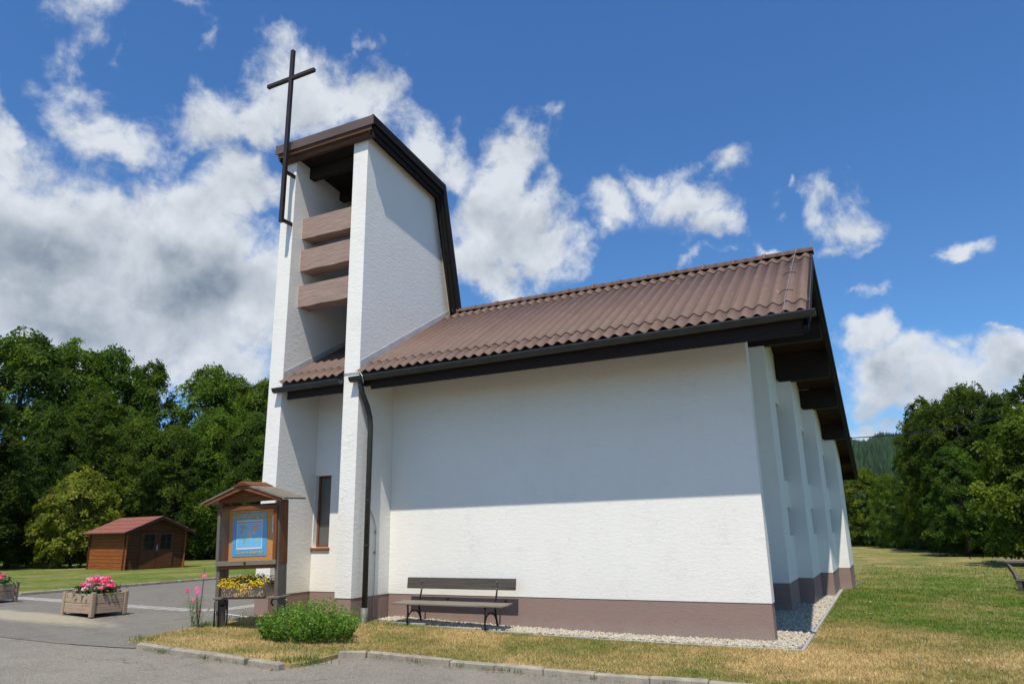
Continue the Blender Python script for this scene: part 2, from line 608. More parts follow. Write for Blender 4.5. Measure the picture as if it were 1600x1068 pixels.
MT['darkgreywood_x'] = wood('dark_weathered_wood', (.115, .098, .08), (.045, .040, .034), 0, weather=(.08, .070, .058))
MT['greywood_z'] = wood('weathered_grey_post_wood', (.20, .165, .13), (.085, .07, .055), 2, weather=(.15, .13, .105))
MT['redwood_x'] = wood('orange_brown_board_wood', (.29, .105, .035), (.11, .035, .013), 0)
MT['redwood_z'] = wood('orange_brown_post_wood', (.26, .095, .034), (.09, .03, .012), 2)
MT['planter'] = wood('bleached_planter_wood', (.50, .36, .245), (.24, .155, .10), 0, weather=(.38, .29, .21))
MT['planter_z'] = wood('bleached_planter_post_wood', (.44, .33, .23), (.20, .14, .09), 2)
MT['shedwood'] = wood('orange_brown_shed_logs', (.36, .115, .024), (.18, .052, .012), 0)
MT['shedwood_shade'] = wood('orange_brown_shed_logs_shaded', (.125, .042, .012), (.06, .020, .007), 0)  # same logs, colour darkened to carry the grazing shade of the front
MT['shedroof'] = plain('red_felt_shingles', (.215, .075, .050), .9, var=.15, scale=6, bstr=.4, bdist=.006)
MT['cork'] = plain('tan_pinboard_cork', (.60, .25, .05), .9, var=.12, scale=40, bstr=.2, bdist=.002)
MT['concrete'] = plain('kerb_concrete', (.29, .255, .20), .9, var=.25, scale=5, bstr=.6, bdist=.006, dark=(.10, .095, .08))
MT['slabedge'] = plain('pale_concrete_edging', (.33, .32, .29), .9, var=.15, scale=9, bstr=.4, bdist=.004)
MT['bark'] = plain('tree_bark', (.055, .043, .032), .95, var=.35, scale=5, bstr=1.0, bdist=.03, stretch=(3, 3, .6))
MT['soil'] = plain('potting_soil', (.03, .022, .016), .95, var=.4, scale=30, bstr=.8, bdist=.02)
MT['leaf'] = leafmat('tree_leaf', .40, .65, .12)
MT['plantleaf'] = leafmat('garden_plant_leaf', .3, .5, .3)
MT['petal'] = leafmat('flower_petal', .25, .6, .2)
MT['lawn'] = lawnmat()
MT['blade'] = blademat()
MT['road'] = asphalt('coarse_road_asphalt', (.190, .170, .140), (.240, .215, .175), .42)
MT['forecourt'] = asphalt('forecourt_asphalt', (.160, .145, .122), (.20, .182, .152), .22, patch=True)
MT['cobble'] = plain('pale_granite_setts', (.31, .30, .275), .85, var=.3, scale=12, bstr=.5, bdist=.01)
MT['whitepaint'] = plain('white_paint', (.62, .62, .60), .6, var=.05)
MT['rubber'] = plain('dark_rubber', (.02, .02, .02), .6)
MT['blackcable'] = plain('black_cable', (.01, .01, .011), .6)


def stonemat():
    m, g, p, _ = mat('limestone_pebble')
    a = g.node('ShaderNodeAttribute', attribute_name='tint').outputs['Color']
    n = g.noise(wpos(g), 60, 3, .6)
    g.put(p.inputs['Base Color'], g.mix(g.mapr(n, .3, .7, 0, .3), a, (.28, .24, .18)))
    p.inputs['Roughness'].default_value = .85
    return m
MT['stone'] = stonemat()


def roofsheetmat():
    m, g, p, _ = mat('brown_fibre_cement_sheet')
    P = wpos(g)
    inf = g.node('ShaderNodeObjectInfo').outputs['Random']
    n = g.noise(P, 3.0, 5, .65)
    s = g.noise(g.vmath('MULTIPLY', P, (9.0, .8, .8)), 1.0, 5, .65, .3)
    lich = g.noise(g.vmath('MULTIPLY', P, (11, 1.3, 1.3)), 1.4, 6, .75)
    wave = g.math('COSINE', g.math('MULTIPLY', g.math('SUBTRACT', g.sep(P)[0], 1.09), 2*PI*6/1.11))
    c = g.mix(g.mapr(n, .3, .7), (.135, .080, .058), (.172, .108, .080))
    c = g.mix(g.mapr(s, .50, .72, 0, .45), c, (.090, .062, .052))
    # shading of the valleys painted into the colour, together with settled dirt
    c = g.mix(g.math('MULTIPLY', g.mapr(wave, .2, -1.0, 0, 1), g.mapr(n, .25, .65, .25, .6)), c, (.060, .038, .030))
    c = g.mix(g.mapr(lich, .64, .72, 0, .85), c, (.42, .33, .24))
    c = g.mix(g.mapr(inf, 0, 1, 0, .22), c, (.10, .066, .06))
    g.put(p.inputs['Base Color'], c)
    p.inputs['Roughness'].default_value = .68
    p.inputs['Specular IOR Level'].default_value = .35
    bump(g, p, g.math('ADD', n, lich), .3, .004)
    return m
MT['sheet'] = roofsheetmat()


def glassmat(name, col=(.03, .035, .04), alpha=None):
    m, g, p, out = mat(name)
    p.inputs['Roughness'].default_value = .06
    p.inputs['Base Color'].default_value = (*col, 1)
    p.inputs['Specular IOR Level'].default_value = .8
    if alpha is not None:
        tr = g.node('ShaderNodeBsdfTransparent')
        mx = g.node('ShaderNodeMixShader')
        mx.inputs[0].default_value = alpha
        gl = g.node('ShaderNodeBsdfGlossy')
        gl.inputs['Roughness'].default_value = .03
        g.l.new(tr.outputs[0], mx.inputs[1]); g.l.new(gl.outputs[0], mx.inputs[2]); g.l.new(mx.outputs[0], out.inputs[0])
    return m
MT['darkglass'] = glassmat('dark_window_glass', (.012, .014, .016))
MT['hazyglass'] = glassmat('textured_window_glass', (.10, .10, .095))
MT['hazyglass'].node_tree.nodes['Principled BSDF'].inputs['Roughness'].default_value = .28
MT['clearglass'] = glassmat('notice_glass', alpha=.06)


def flat(name, col, rough=.7):
    m, g, p, _ = mat(name)
    n = g.noise(opos(g), 30, 2, .5)
    g.put(p.inputs['Base Color'], g.mix(g.mapr(n, .3, .7), tuple(v*.95 for v in col), col))
    p.inputs['Roughness'].default_value = rough
    return m

# ------------------------------------------------------------------ ground
def sheet(name, x0, x1, y0, y1, dz, m, ny=1, kind='structure', wob=0, label=None):
    xs = sorted(set([x0, x1]+[x for x in np.arange(-15.5, 0, .5).tolist() if x0 < x < x1]))
    ys = np.linspace(y0, y1, ny+1).tolist()
    mb = MB()
    vs = [(x, y, hgt(x)+dz) for x in xs for y in ys]
    k = len(ys)
    fs = [(i*k+j, (i+1)*k+j, (i+1)*k+j+1, i*k+j+1) for i in range(len(xs)-1) for j in range(k-1)]
    mb.add(vs, fs)
    o = mb.build(name, m)
    tag(o, kind=kind)
    return o


def polysheet(name, pts, dz, m, kind='structure', zflat=None):
    """flat-shaded polygon draped over the slope by slicing at x steps"""
    bm = bmesh.new()
    vs = [bm.verts.new((x, y, 0)) for x, y in pts]
    bm.faces.new(vs)
    for x in np.arange(-15.5, 0, .5):
        bmesh.ops.bisect_plane(bm, geom=bm.verts[:]+bm.edges[:]+bm.faces[:], plane_co=(x, 0, 0), plane_no=(1, 0, 0))
    for v in bm.verts: v.co.z = hgt(v.co.x)+dz
    bmesh.ops.recalc_face_normals(bm, faces=bm.faces[:])
    if name == 'lawn':
        r = bmesh.ops.extrude_edge_only(bm, edges=[e for e in bm.edges if e.is_boundary])
        c = Vector((sum(p[0] for p in pts)/len(pts), sum(p[1] for p in pts)/len(pts), 0))
        for v in [q for q in r['geom'] if isinstance(q, bmesh.types.BMVert)]:
            v.co.z -= .07
    me = bpy.data.meshes.new(name)
    bm.to_mesh(me); bm.free()
    me.materials.append(m)
    o = link(name, me)
    tag(o, kind=kind)
    return o


def ragged(x0, y0, x1, y1, n, amp, seed=0):
    rnd = random.Random(seed)
    return [(x0+(x1-x0)*i/n+(rnd.uniform(-amp, amp) if 0 < i < n else 0)*(abs(y1-y0) > abs(x1-x0)),
             y0+(y1-y0)*i/n+(rnd.uniform(-amp, amp) if 0 < i < n else 0)*(abs(y1-y0) <= abs(x1-x0))) for i in range(n+1)]


sheet('ground', -3000, 3000, -300, 3000, -.03, MT['lawn'])
sheet('road', -60, 60, -60, -4.36, 0.0, MT['road'])
sheet('road', -60, 60, -4.36, -2.9, -.004, MT['road'])
# forecourt: bounded in front by a slightly slanted seam
fc = [(-45, -4.9), (-12.0, -4.62), (-10.0, -4.5), (-8.95, -4.42), (-8.0, -4.2), (-7.7, -4.1), (-7.6, 2), (-7.6, 60), (-16.45, 60), (-16.45, -.75), (-45, -.75)]
polysheet('forecourt', fc, .006, MT['forecourt'])
# lawns, a little above the paving
wedge = [(-7.55, -4.0), (-5.0, -4.02), (-4.93, -3.8), (-4.95, -2.9), (30, -2.9), (30, 60), (-8.3, 60), (-8.55, -1.3), (-8.5, -2.0), (-8.38, -2.5), (-8.25, -3.2), (-8.1, -3.72)]
polysheet('lawn', wedge, .045, MT['lawn'])
polysheet('lawn', [(-60, -.62)]+ragged(-16.56, -.62, -16.56, 70, 40, .03, 3)+[(-60, 70)], .035, MT['lawn'])
polysheet('lawn', [(-8.3, 60.004), (400, 60.004), (400, 400), (-400, 400), (-400, 70.004), (-16.5, 70.004), (-16.5, 60.004)], .03, MT['lawn'])


def kerb(name, runs, label):
    k = empty(name, kind='structure')
    rnd = random.Random(len(label))
    for (x0, x1, y0, y1) in runs:
        L = math.hypot(x1-x0, y1-y0)
        n = max(1, round(L/.62))
        for i in range(n):
            a, b = i/n, (i+1)/n
            ax, ay, bx, by = x0+(x1-x0)*a, y0+(y1-y0)*a, x0+(x1-x0)*b, y0+(y1-y0)*b
            l = math.hypot(bx-ax, by-ay)
            mb = MB()
            mb.bbox(-l/2+.004, l/2-.004, -.05, .05, -.14, .078, .013)
            # chipped wear
            vs = []
            for v in mb.v:
                vs.append((v[0]+rnd.uniform(-.003, .003), v[1]+rnd.uniform(-.004, .004), v[2]+(rnd.uniform(-.009, .004) if v[2] > 0 else 0)))
            mb.v = vs
            o = mb.build('kerb_stone', MT['concrete'], k, loc=((ax+bx)/2, (ay+by)/2, hgt((ax+bx)/2)+rnd.uniform(-.006, .004)))
            o.rotation_euler = (rnd.uniform(-.02, .02), -math.atan2(hgt(bx)-hgt(ax), l), math.atan2(by-ay, bx-ax)+rnd.uniform(-.006, .006))
    return k
kerb('kerb', [(-7.62, -5.62, -4.08, -4.10), (-5.55, -5.02, -4.11, -4.13)], 'left')
kerb('kerb', [(-4.97, -4.66, -3.18, -2.99), (-4.64, 14.0, -2.97, -2.93)], 'right')
kerb('path_edging', [(-16.5, -16.5, -.62, 14)], 'path')

# pale sett gutters across the forecourt
def sett_band(pts, w, name):
    b = empty(name, kind='structure')
    rnd = random.Random(5)
    me = []
    for k in range(4):
        mb = MB()
        mb.bbox(-.13, .13, -w*.24, w*.24, -.02, .012, .006)
        me.append(mb.mesh('sett', MT['cobble']))
    for (x0, y0), (x1, y1) in zip(pts[:-1], pts[1:]):
        L = math.hypot(x1-x0, y1-y0)
        n = max(1, int(L/.263))
        a = math.atan2(y1-y0, x1-x0)
        for i in range(n):
            for s in (-1, 1):
                t = (i+.5)/n
                x, y = x0+(x1-x0)*t-math.sin(a)*s*w*.25, y0+(y1-y0)*t+math.cos(a)*s*w*.25
                o = link('sett', me[rnd.randrange(4)], b, (x, y, hgt(x)+.001+rnd.uniform(-.001, .001)), (0, 0, a+rnd.uniform(-.01, .01)))
sett_band([(-16.0, -1.0), (-13.95, -1.17), (-11.9, -1.2), (-10.3, -1.0), (-9.9, -.6), (-9.95, 1.6)], .34, 'drainage_gutter')
polysheet('white_line', [(-9.75, -1.02), (-8.75, -1.16), (-8.75, -1.10), (-9.75, -.96)], .011, MT['whitepaint'])

# gravel bed round the building
polysheet('gravel_bed', [(-6.5, -.5), (.36, -.5), (.40, 9.4), (.9, 12.4), (-1.2, 12.4), (-1.2, .1), (-6.5, .1)], .052, plain('crushed_gravel_base', (.17, .15, .12), .95, var=.4, scale=30, bstr=1, bdist=.02))
edging = empty('gravel_edging', kind='structure')
for i in range(7):
    a = -6.35+i*.96
    MB().bbox(a+.003, a+.957, -.545, -.50, hgt(a+.5)-.1, hgt(a+.5)+.066, .005).build('edging_slab', MT['slabedge'], edging)
for i in range(10):
    a = -.545+i*.99
    MB().bbox(.365, .41, a+.003, a+.987, -.1, .066, .005).build('edging_slab', MT['slabedge'], edging)

rng = np.random.default_rng(11)


def ico():
    bm = bmesh.new()
    bmesh.ops.create_icosphere(bm, subdivisions=1, radius=1)
    bm.verts.ensure_lookup_table()
    v = np.array([x.co[:] for x in bm.verts])
    f = np.array([[q.index for q in x.verts] for x in bm.faces])
    bm.free()
    return v, f


def gravel():
    v, f = ico()
    pts = []
    def area(n, x0, x1, y0, y1):
        pts.append(np.stack([rng.uniform(x0, x1, n), rng.uniform(y0, y1, n)], 1))
    area(5200, -6.4, .35, -.48, -.0)
    area(5200, -.6, .36, .0, 4.4)
    area(3000, -.3, .38, 4.4, 9.2)
    P = np.concatenate(pts)
    n = len(P)
    s = rng.uniform(.010, .024, (n, 1, 1))*rng.uniform(.6, 1.3, (n, 1, 3))
    V = v[None]*s
    V = V*(1+rng.uniform(-.22, .22, (n, len(v), 1)))
    a = rng.uniform(0, 6.28, n)
    ca, sa = np.cos(a)[:, None], np.sin(a)[:, None]
    X = V[:, :, 0]*ca-V[:, :, 1]*sa
    Y = V[:, :, 0]*sa+V[:, :, 1]*ca
    Z = V[:, :, 2]
    V = np.stack([X+P[:, None, 0], Y+P[:, None, 1], Z+(hgt_np(P[:, 0])+.058+rng.uniform(0, .014, n))[:, None]], 2)
    tri = V[:, f].reshape(-1, 3)
    t = rng.choice(4, n, p=[.5, .25, .15, .1])
    pal = np.array([[.50, .46, .37], [.44, .38, .28], [.36, .34, .31], [.40, .30, .19]])
    c = pal[t]*rng.uniform(.75, 1.15, (n, 1))
    me = np_mesh('gravel', tri, 3, MT['stone'], np.repeat(c, len(f), axis=0))
    o = link('gravel', me)
    tag(o, 'pale limestone pebbles in the strip along the white wall', 'gravel', kind='stuff')
gravel()


def grass():
    P = []
    def area(n, x0, x1, y0, y1):
        P.append(np.stack([rng.uniform(x0, x1, n), rng.uniform(y0, y1, n)], 1))
    area(80000, -5.0, 3.6, -2.9, -.55)
    area(5000, -8.45, -6.3, -3.3, -.9)
    area(26000, -8.2, -5.0, -4.0, -.55)
    area(45000, .43, 3.6, -.55, 3.5)
    area(34000, 3.6, 8.0, -2.9, 3.5)
    area(42000, .43, 5.5, 3.5, 10)
    area(60000, .6, 11, 10, 26)
    Q = np.concatenate(P)
    # keep to the lawn outline
    x, y = Q[:, 0], Q[:, 1]
    thin = rng.uniform(0, 1, len(x)) < np.clip((26-y)/17, 0, 1)**1.5
    left = -8.1-(y+3.72)*.17
    keep = (x > left) & ~((x < -5) & (y < -4.02)) & ~((x > -5.0) & (y < -2.88))
    keep &= ~((x > -8.8) & (x < -6.5) & (y > -1.1)) & thin
    Q = Q[keep]
    n = len(Q)
    far = np.clip((Q[:, 1]-2)/14, 0, 1)
    hgtb = rng.uniform(.015, .042, n)*(1+.5*far)
    w = rng.uniform(.0035, .0065, n)*(1+1.6*far)
    a = rng.uniform(0, 6.28, n)
    lean = rng.uniform(.2, 1.1, n)*hgtb
    la = rng.uniform(0, 6.28, n)
    z = hgt_np(Q[:, 0])+.043
    b0 = np.stack([Q[:, 0]-np.cos(a)*w, Q[:, 1]-np.sin(a)*w, z], 1)
    b1 = np.stack([Q[:, 0]+np.cos(a)*w, Q[:, 1]+np.sin(a)*w, z], 1)
    tp = np.stack([Q[:, 0]+np.cos(la)*lean, Q[:, 1]+np.sin(la)*lean, z+hgtb], 1)
    V = np.stack([b0, b1, tp], 1).reshape(-1, 3)
    t = np.repeat(rng.uniform(.85, 1.7, (n, 1)), 3, axis=1)*np.array([1, 1, .9])
    o = link('grass', np_mesh('grass', V, 3, MT['blade'], t))
    tag(o, 'short half scorched turf around the white building', 'grass', kind='stuff')
    # taller green tufts along the kerb, the pipe foot and round the board's posts
    T = []
    rnd = random.Random(4)
    spots = [(-6.15, -.75, .30, 260, .10), (-6.6, -1.1, .3, 200, .10), (-8.25, -2.4, .14, 190, .12), (-8.0, -2.25, .25, 260, .10), (-7.7, -1.4, .55, 900, .10),
             (-4.98, -3.7, .12, 220, .10), (-5.12, -3.9, .12, 160, .11), (-7.95, -3.75, .12, 120, .09), (-6.1, -3.7, .1, 90, .07), (-5.6, -3.2, .16, 120, .08)]
    for i in range(26): spots.append((rnd.uniform(-4.6, 4), -3.04, .05, rnd.randint(8, 26), .05))
    for i in range(10): spots.append((rnd.uniform(-7.5, -5.1), -4.16, .05, rnd.randint(8, 22), .05))
    for (cx, cy, r, k, hh) in spots:
        q = np.stack([rng.normal(cx, r, k), rng.normal(cy, r*.6, k)], 1)
        T.append(np.concatenate([q, np.full((k, 1), hh)], 1))
    T = np.concatenate(T)
    n = len(T)
    a = rng.uniform(0, 6.28, n); la = rng.uniform(0, 6.28, n)
    hb = T[:, 2]*rng.uniform(.5, 1.2, n); w = rng.uniform(.003, .006, n); lean = hb*rng.uniform(.1, .8, n)
    z = hgt_np(T[:, 0])+.02
    V = np.stack([np.stack([T[:, 0]-np.cos(a)*w, T[:, 1]-np.sin(a)*w, z], 1), np.stack([T[:, 0]+np.cos(a)*w, T[:, 1]+np.sin(a)*w, z], 1),
                  np.stack([T[:, 0]+np.cos(la)*lean, T[:, 1]+np.sin(la)*lean, z+hb], 1)], 1).reshape(-1, 3)
    c = np.array([.075, .15, .02])*rng.uniform(.6, 1.5, (n, 1))
    o = link('grass', np_mesh('grass', V, 3, MT['plantleaf'], c))
    tag(o, 'taller green tufts by the kerb stones and pipe foot', 'grass', kind='stuff')
grass()


def clover():
    n = 60
    x = rng.uniform(.8, 9, n); y = rng.uniform(-2.6, 14, n)
    C = np.stack([x, y, np.full(n, .045+.035)], 1)
    V = np.concatenate([leaf_quads(C+rng.normal(0, .004, (n, 3)), rng.normal(size=(n, 3)), .013, .9) for _ in range(4)])
    tag(link('clover_flowers', np_mesh('clover_flowers', V, 4, MT['petal'], np.full((4*n, 3), .62))), 'tiny white clover heads dotted over the right lawn', 'flowers', kind='stuff')


def debris():
    """dead leaves and grit lying against the kerb"""
    n = 150
    x = rng.uniform(-7.6, 3.5, n)
    y = np.where(x < -5, -4.17, -3.05)-np.abs(rng.normal(0, .035, n))
    a = rng.uniform(0, 6.28, n); s = rng.uniform(.008, .028, n)
    z = hgt_np(x)+.008
    q = []
    for k in range(4):
        b = a+k*PI/2
        q.append(np.stack([x+np.cos(b)*s*(1 if k % 2 else .55), y+np.sin(b)*s*(1 if k % 2 else .55), z+rng.uniform(0, .012, n)], 1))
    V = np.stack(q, 1).reshape(-1, 3)
    c = np.array([[.30, .12, .04]])*rng.uniform(.5, 1.5, (n, 1))
    tag(link('dead_leaves', np_mesh('dead_leaves', V, 4, MT['petal'], c)), 'dry orange leaves lying along the foot of the kerb', 'leaves', kind='stuff')
debris()

# ------------------------------------------------------------------ church
CH = empty('church', (0, 0, 0), label='white stucco church with brown corrugated roof and a tall open bell tower', cat='church')
L = 6.533
TF = .345
XLI = -L-1.837            # inner face of left tower wall
XLO = XLI-TF
ZB = .565
P_ = 1.036                # tower walls stand forward of the nave wall
RY, RZ = 2.08, 6.28       # ridge
EY, EZ = -1.10, 4.39      # front eave line (underside of sheets)
SL = (RZ-EZ)/(RY-EY)
SLR = -.272               # rear roof slope
def rf(y):                # roof plane height, underside of the covering
    return EZ+(y-EY)*SL if y < RY else RZ+(y-RY)*SLR

# tower walls
poly = [(-P_, ZB), (-P_, 9.165), (1.33, 8.855), (2.04, 6.25), (2.04, ZB)]
for x0, x1 in ((-L-TF, -L), (XLO, XLI)):
    mb = MB().prism(poly, 'x', x0, x1)
    mb.build('tower_wall', MT['stucco_rough'], CH)
    MB().box(x0+.008, x1-.008, -P_+.010, 2.03, -.3, ZB-.001).build('plinth', MT['plinth'], CH)
# nave front wall, its thin end and the piece between the tower walls
tw = .257
wt = rf(.0)-.05
MB().box(-L+.002, 0, 0, tw, ZB, wt).build('wall', MT['stucco'], CH)
MB().box(-L+.002, -.008, .008, tw-.004, -.3, ZB-.001).build('plinth', MT['plinth'], CH)
wx0, wx1, wz0, wz1 = -8.352, -7.955, 1.36, 2.715
mb = MB()
mb.box(XLI+.002, wx0, 0, tw, ZB, wt)
mb.box(wx1, -L-TF-.002, 0, tw, ZB, wt)
mb.box(wx0, wx1, 0, tw, ZB, wz0)
mb.box(wx0, wx1, 0, tw, wz1, wt)
mb.build('wall', MT['stucco'], CH)
MB().box(XLI+.002, -L-TF-.002, .008, tw, -.3, ZB-.001).build('plinth', MT['plinth'], CH)
win = MB()
fw = .045
win.box(wx0+.004, wx0+fw, .10, .16, wz0, wz1-.003).box(wx1-fw, wx1-.004, .10, .16, wz0, wz1-.003)
win.box(wx0+fw, wx1-fw, .10, .16, wz0, wz0+fw).box(wx0+fw, wx1-fw, .10, .16, wz1-fw, wz1-.003)
wf = win.build('window', wood('window_frame_wood', (.22, .085, .035), (.10, .036, .016), 2), CH)
MB().box(wx0+fw-.002, wx1-fw+.002, .125, .135, wz0+fw-.002, wz1-fw+.002).build('pane', MT['hazyglass'], wf)
MB().bbox(wx0-.03, wx1+.03, -.035, .10, wz0-.055, wz0-.003, .004).build('sill', MT['redwood_x'], wf)

# gable wall: bays stepping outward towards the back, with window slots
gy = [tw+.002, 3.9, 5.5, 7.4, 9.5, 11.8]
gx = [-.56, -.19, .10, .36, .63]
win_z = [(1.42, 1.98), (2.52, None)]
for k in range(5):
    x1 = gx[k]; x0 = x1-.34; xb_ = x1-.62
    y0, y1 = gy[k], gy[k+1]
    mb = MB()
    def slab(xa, xb, ya, yb, za, zb):
        ta = rf(ya)-.04 if zb is None else zb
        tb = rf(yb)-.04 if zb is None else zb
        if zb is None and ya < RY < yb:
            mb.prism([(ya, za), (ya, rf(ya)-.04), (RY, RZ-.04), (yb, rf(yb)-.04), (yb, za)], 'x', xa, xb)
        else:
            mb.prism([(ya, za), (ya, ta), (yb, tb), (yb, za)], 'x', xa, xb)
    slot = k in (1, 2, 3)
    ye = y1-.62 if slot else y1
    slab(xb_, x1, y0, ye, ZB, None)
    if slot:
        slab(x0, x1, ye, y1, ZB, 1.42)
        slab(x0, x1, ye, y1, 1.98, 2.52)
        top = [4.15, 3.75, 3.35][k-1]
        slab(x0, x1, ye, y1, top, None)
        slab(x0-.02, x0+.16, ye, y1+.1, 1.0, top+.1)
    mb.build('wall', MT['stucco'], CH)
    MB().box(xb_+.004, x1-.008, y0+.006, y1, -.3, ZB-.001).build('plinth', MT['plinth'], CH)
    if slot:
        for za, zb in ((1.42, 1.98), (2.52, top)):
            MB().box(x0+.161, x0+.175, ye+.003, y1-.003, za+.003, zb-.003).build('pane', MT['hazyglass'], CH)
# rear and left sides of the nave
MB().prism([(11.5, ZB), (11.5, rf(11.5)-.06), (11.8, rf(11.8)-.06), (11.8, ZB)], 'x', -9.5, .24).build('wall', MT['stucco'], CH)
MB().prism([(2.05, ZB), (2.05, rf(2.05)-.06), (RY, RZ-.06), (11.498, rf(11.5)-.06), (11.498, ZB)], 'x', -9.5, -9.2).build('wall', MT['stucco'], CH)
MB().box(-9.49, .23, 11.6, 11.79, -.3, ZB-.001).build('plinth', MT['plinth'], CH)
MB().box(-9.49, -9.21, 2.06, 11.6, -.3, ZB-.001).build('plinth', MT['plinth'], CH)
MB().box(-9.2, XLO-.002, 2.05, 2.3, ZB, rf(2.3)-.1).build('wall', MT['stucco'], CH)

# ---- roof
XR = 1.0                   # verge
roof = MB()
T = .03
def deckpoly(y0, y1):
    return [(y0, rf(y0)-T), (y0, rf(y0)), (y1, rf(y1)), (y1, rf(y1)-T)]
mb = MB()
mb.prism(deckpoly(EY+.06, RY), 'x', -L+.004, XR-.02)
mb.prism(deckpoly(EY+.06, 2.03), 'x', XLI+.004, -L-TF-.004)
mb.prism(deckpoly(RY+.002, 13.5), 'x', -9.9, XR-.02)
ROOF = mb.build('roof', MT['soffit'], CH)

PITCH_W = 1.11
AMP = .026
def corr(xa, xb, ya, yb, lift, endlip=True, phase=0.0):
    """one corrugated sheet lying on the front slope between x and y limits"""
    n = max(2, int(round((xb-xa)/(PITCH_W/6)*8)))
    xs = [xa+(xb-xa)*i/n for i in range(n+1)]
    mb = MB()
    th = .007
    def zz(x, y): return rf(y)+AMP*1.05+lift+AMP*math.cos((x-phase)/(PITCH_W/6)*2*PI)
    vs = []
    for x in xs:
        vs += [(x, ya, zz(x, ya)+lift*.0+.006), (x, yb, zz(x, yb)), (x, ya, zz(x, ya)-th+.006), (x, yb, zz(x, yb)-th)]
    fs = []
    for i in range(n):
        a, b = i*4, (i+1)*4
        fs += [(a, b, b+1, a+1), (a+2, a+3, b+3, b+2), (a, a+2, b+2, b), (a+1, b+1, b+3, a+3)]
    fs += [(0, 1, 3, 2), (n*4, n*4+2, n*4+3, n*4+1)]
    return mb.add(vs, fs)
PH = 1.09
edges = [1.02, -.02, -1.13, -2.24, -3.35, -4.46, -5.57, -L+.012]
rnd = random.Random(9)
for i in range(7):
    xb, xa = edges[i], edges[i+1]
    for (ya, yb, lf) in ((EY-.06, -.62, 0.0), (-.78, RY-.22, .015), (RY-.36, RY-.03, .030)):
        j = rnd.uniform(-.002, .002)
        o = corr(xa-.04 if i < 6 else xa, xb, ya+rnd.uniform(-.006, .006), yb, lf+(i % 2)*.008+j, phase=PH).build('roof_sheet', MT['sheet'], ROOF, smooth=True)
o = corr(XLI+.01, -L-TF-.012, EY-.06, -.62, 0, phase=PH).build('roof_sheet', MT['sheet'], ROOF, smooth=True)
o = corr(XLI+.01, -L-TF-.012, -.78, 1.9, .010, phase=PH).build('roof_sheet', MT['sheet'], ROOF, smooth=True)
# rear slope in plain long sheets
mb = MB()
mb.prism([(RY+.01, rf(RY+.01)+.004), (RY+.01, rf(RY+.01)+.04), (13.55, rf(13.55)+.04), (13.55, rf(13.55)+.004)], 'x', -9.95, XR)
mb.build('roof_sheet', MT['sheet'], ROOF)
# ridge tiles with sockets
def ridge_tile(len_):
    mb = MB()
    seg = 10
    vs = []
    R0 = [(.0, .122), (.06, .122), (.0601, .108), (len_, .104)]
    for (t, r) in R0:
        for k in range(seg+1):
            a = PI*k/seg
            vs.append((t, math.cos(a)*r*1.1, math.sin(a)*r))
    fs = []
    for i in range(len(R0)-1):
        for k in range(seg):
            fs.append((i*(seg+1)+k, (i+1)*(seg+1)+k, (i+1)*(seg+1)+k+1, i*(seg+1)+k+1))
    fs.append(tuple(range(seg+1)))
    fs.append(tuple(3*(seg+1)+k for k in range(seg+1)))
    return mb.add(vs, fs).mesh('ridge_tile', MT['sheet'], True)
RT = ridge_tile(.58)
xr = -L+.05
while xr < XR-.3:
    o = link('ridge_tile', RT, ROOF, (xr, RY+.0, RZ+.03+rnd.uniform(-.003, .003)), (rnd.uniform(-.02, .02), 0, 0))
    xr += .555
link('ridge_tile', ridge_tile(XR+.04-xr), ROOF, (xr, RY, RZ+.03), (0, 0, 0))
# verge board down both slopes
mb = MB()
mb.prism([(EY-.02, rf(EY-.02)-.20), (EY-.02, rf(EY-.02)+.02), (RY, RZ+.05), (13.55, rf(13.55)+.03), (13.55, rf(13.55)-.20), (RY, RZ-.20)], 'x', XR-.022, XR+.012)
mb.build('verge_board', MT['darkwood_y'], ROOF)
mb = MB()
mb.prism([(EY+.05, rf(EY)-.30), (EY+.05, rf(EY)-.20), (RY, RZ-.205), (13.4, rf(13.4)-.205), (13.4, rf(13.4)-.29), (RY, RZ-.31)], 'x', XR-.085, XR-.024)
mb.build('verge_board', MT['darkwood_y'], ROOF)
# fascia below the gutter, wall plate and the cream joint
MB().bbox(-L+.25, XR-.10, -1.02, -.985, 4.075, 4.31, .004).build('fascia_board', MT['darkwood'], ROOF)
MB().bbox(XLI+.12, -L-TF-.01, -1.02, -.985, 4.075, 4.31, .004).build('fascia_board', MT['darkwood'], ROOF)
MB().bbox(-L+.01, XR-.10, -.984, -.86, 4.17, 4.36, .004).build('purlin', MT['darkwood'], ROOF)
MB().bbox(.004, XR-.09, -.02, .12, wt-.36, wt-.02, .01).build('purlin', MT['darkwood'], ROOF)
MB().bbox(-.30, XR-.09, RY-.16, RY+.02, RZ-.42, RZ-.06, .01).build('purlin', MT['darkwood'], ROOF)
# purlins carried by the stepped bays
for k, (y, zb, x0) in enumerate([(3.9, 5.16, -.56), (5.5, 4.68, -.19), (7.4, 4.30, .10), (9.5, 3.76, .36)]):
    h_ = rf(y)-.035-zb
    c = .055
    mb = MB()
    mb.prism([(x0+.006+c, zb), (XR-.09, zb), (XR-.09, rf(y)-.06), (x0+.006, rf(y)-.06), (x0+.006, zb+c)], 'y', y-.035, y+.16)
    mb.build('purlin', MT['darkwood'], ROOF)
mb = MB().bbox(.1, XR-.09, 12.0, 12.14, rf(12.05)-.30, rf(12.05)-.07, .01).build('purlin', MT['darkwood'], ROOF)
MB().bbox(-9.8, XR-.02, 13.46, 13.50, rf(13.5)-.24, rf(13.5)-.02, .004).build('fascia_board', MT['darkwood'], ROOF)
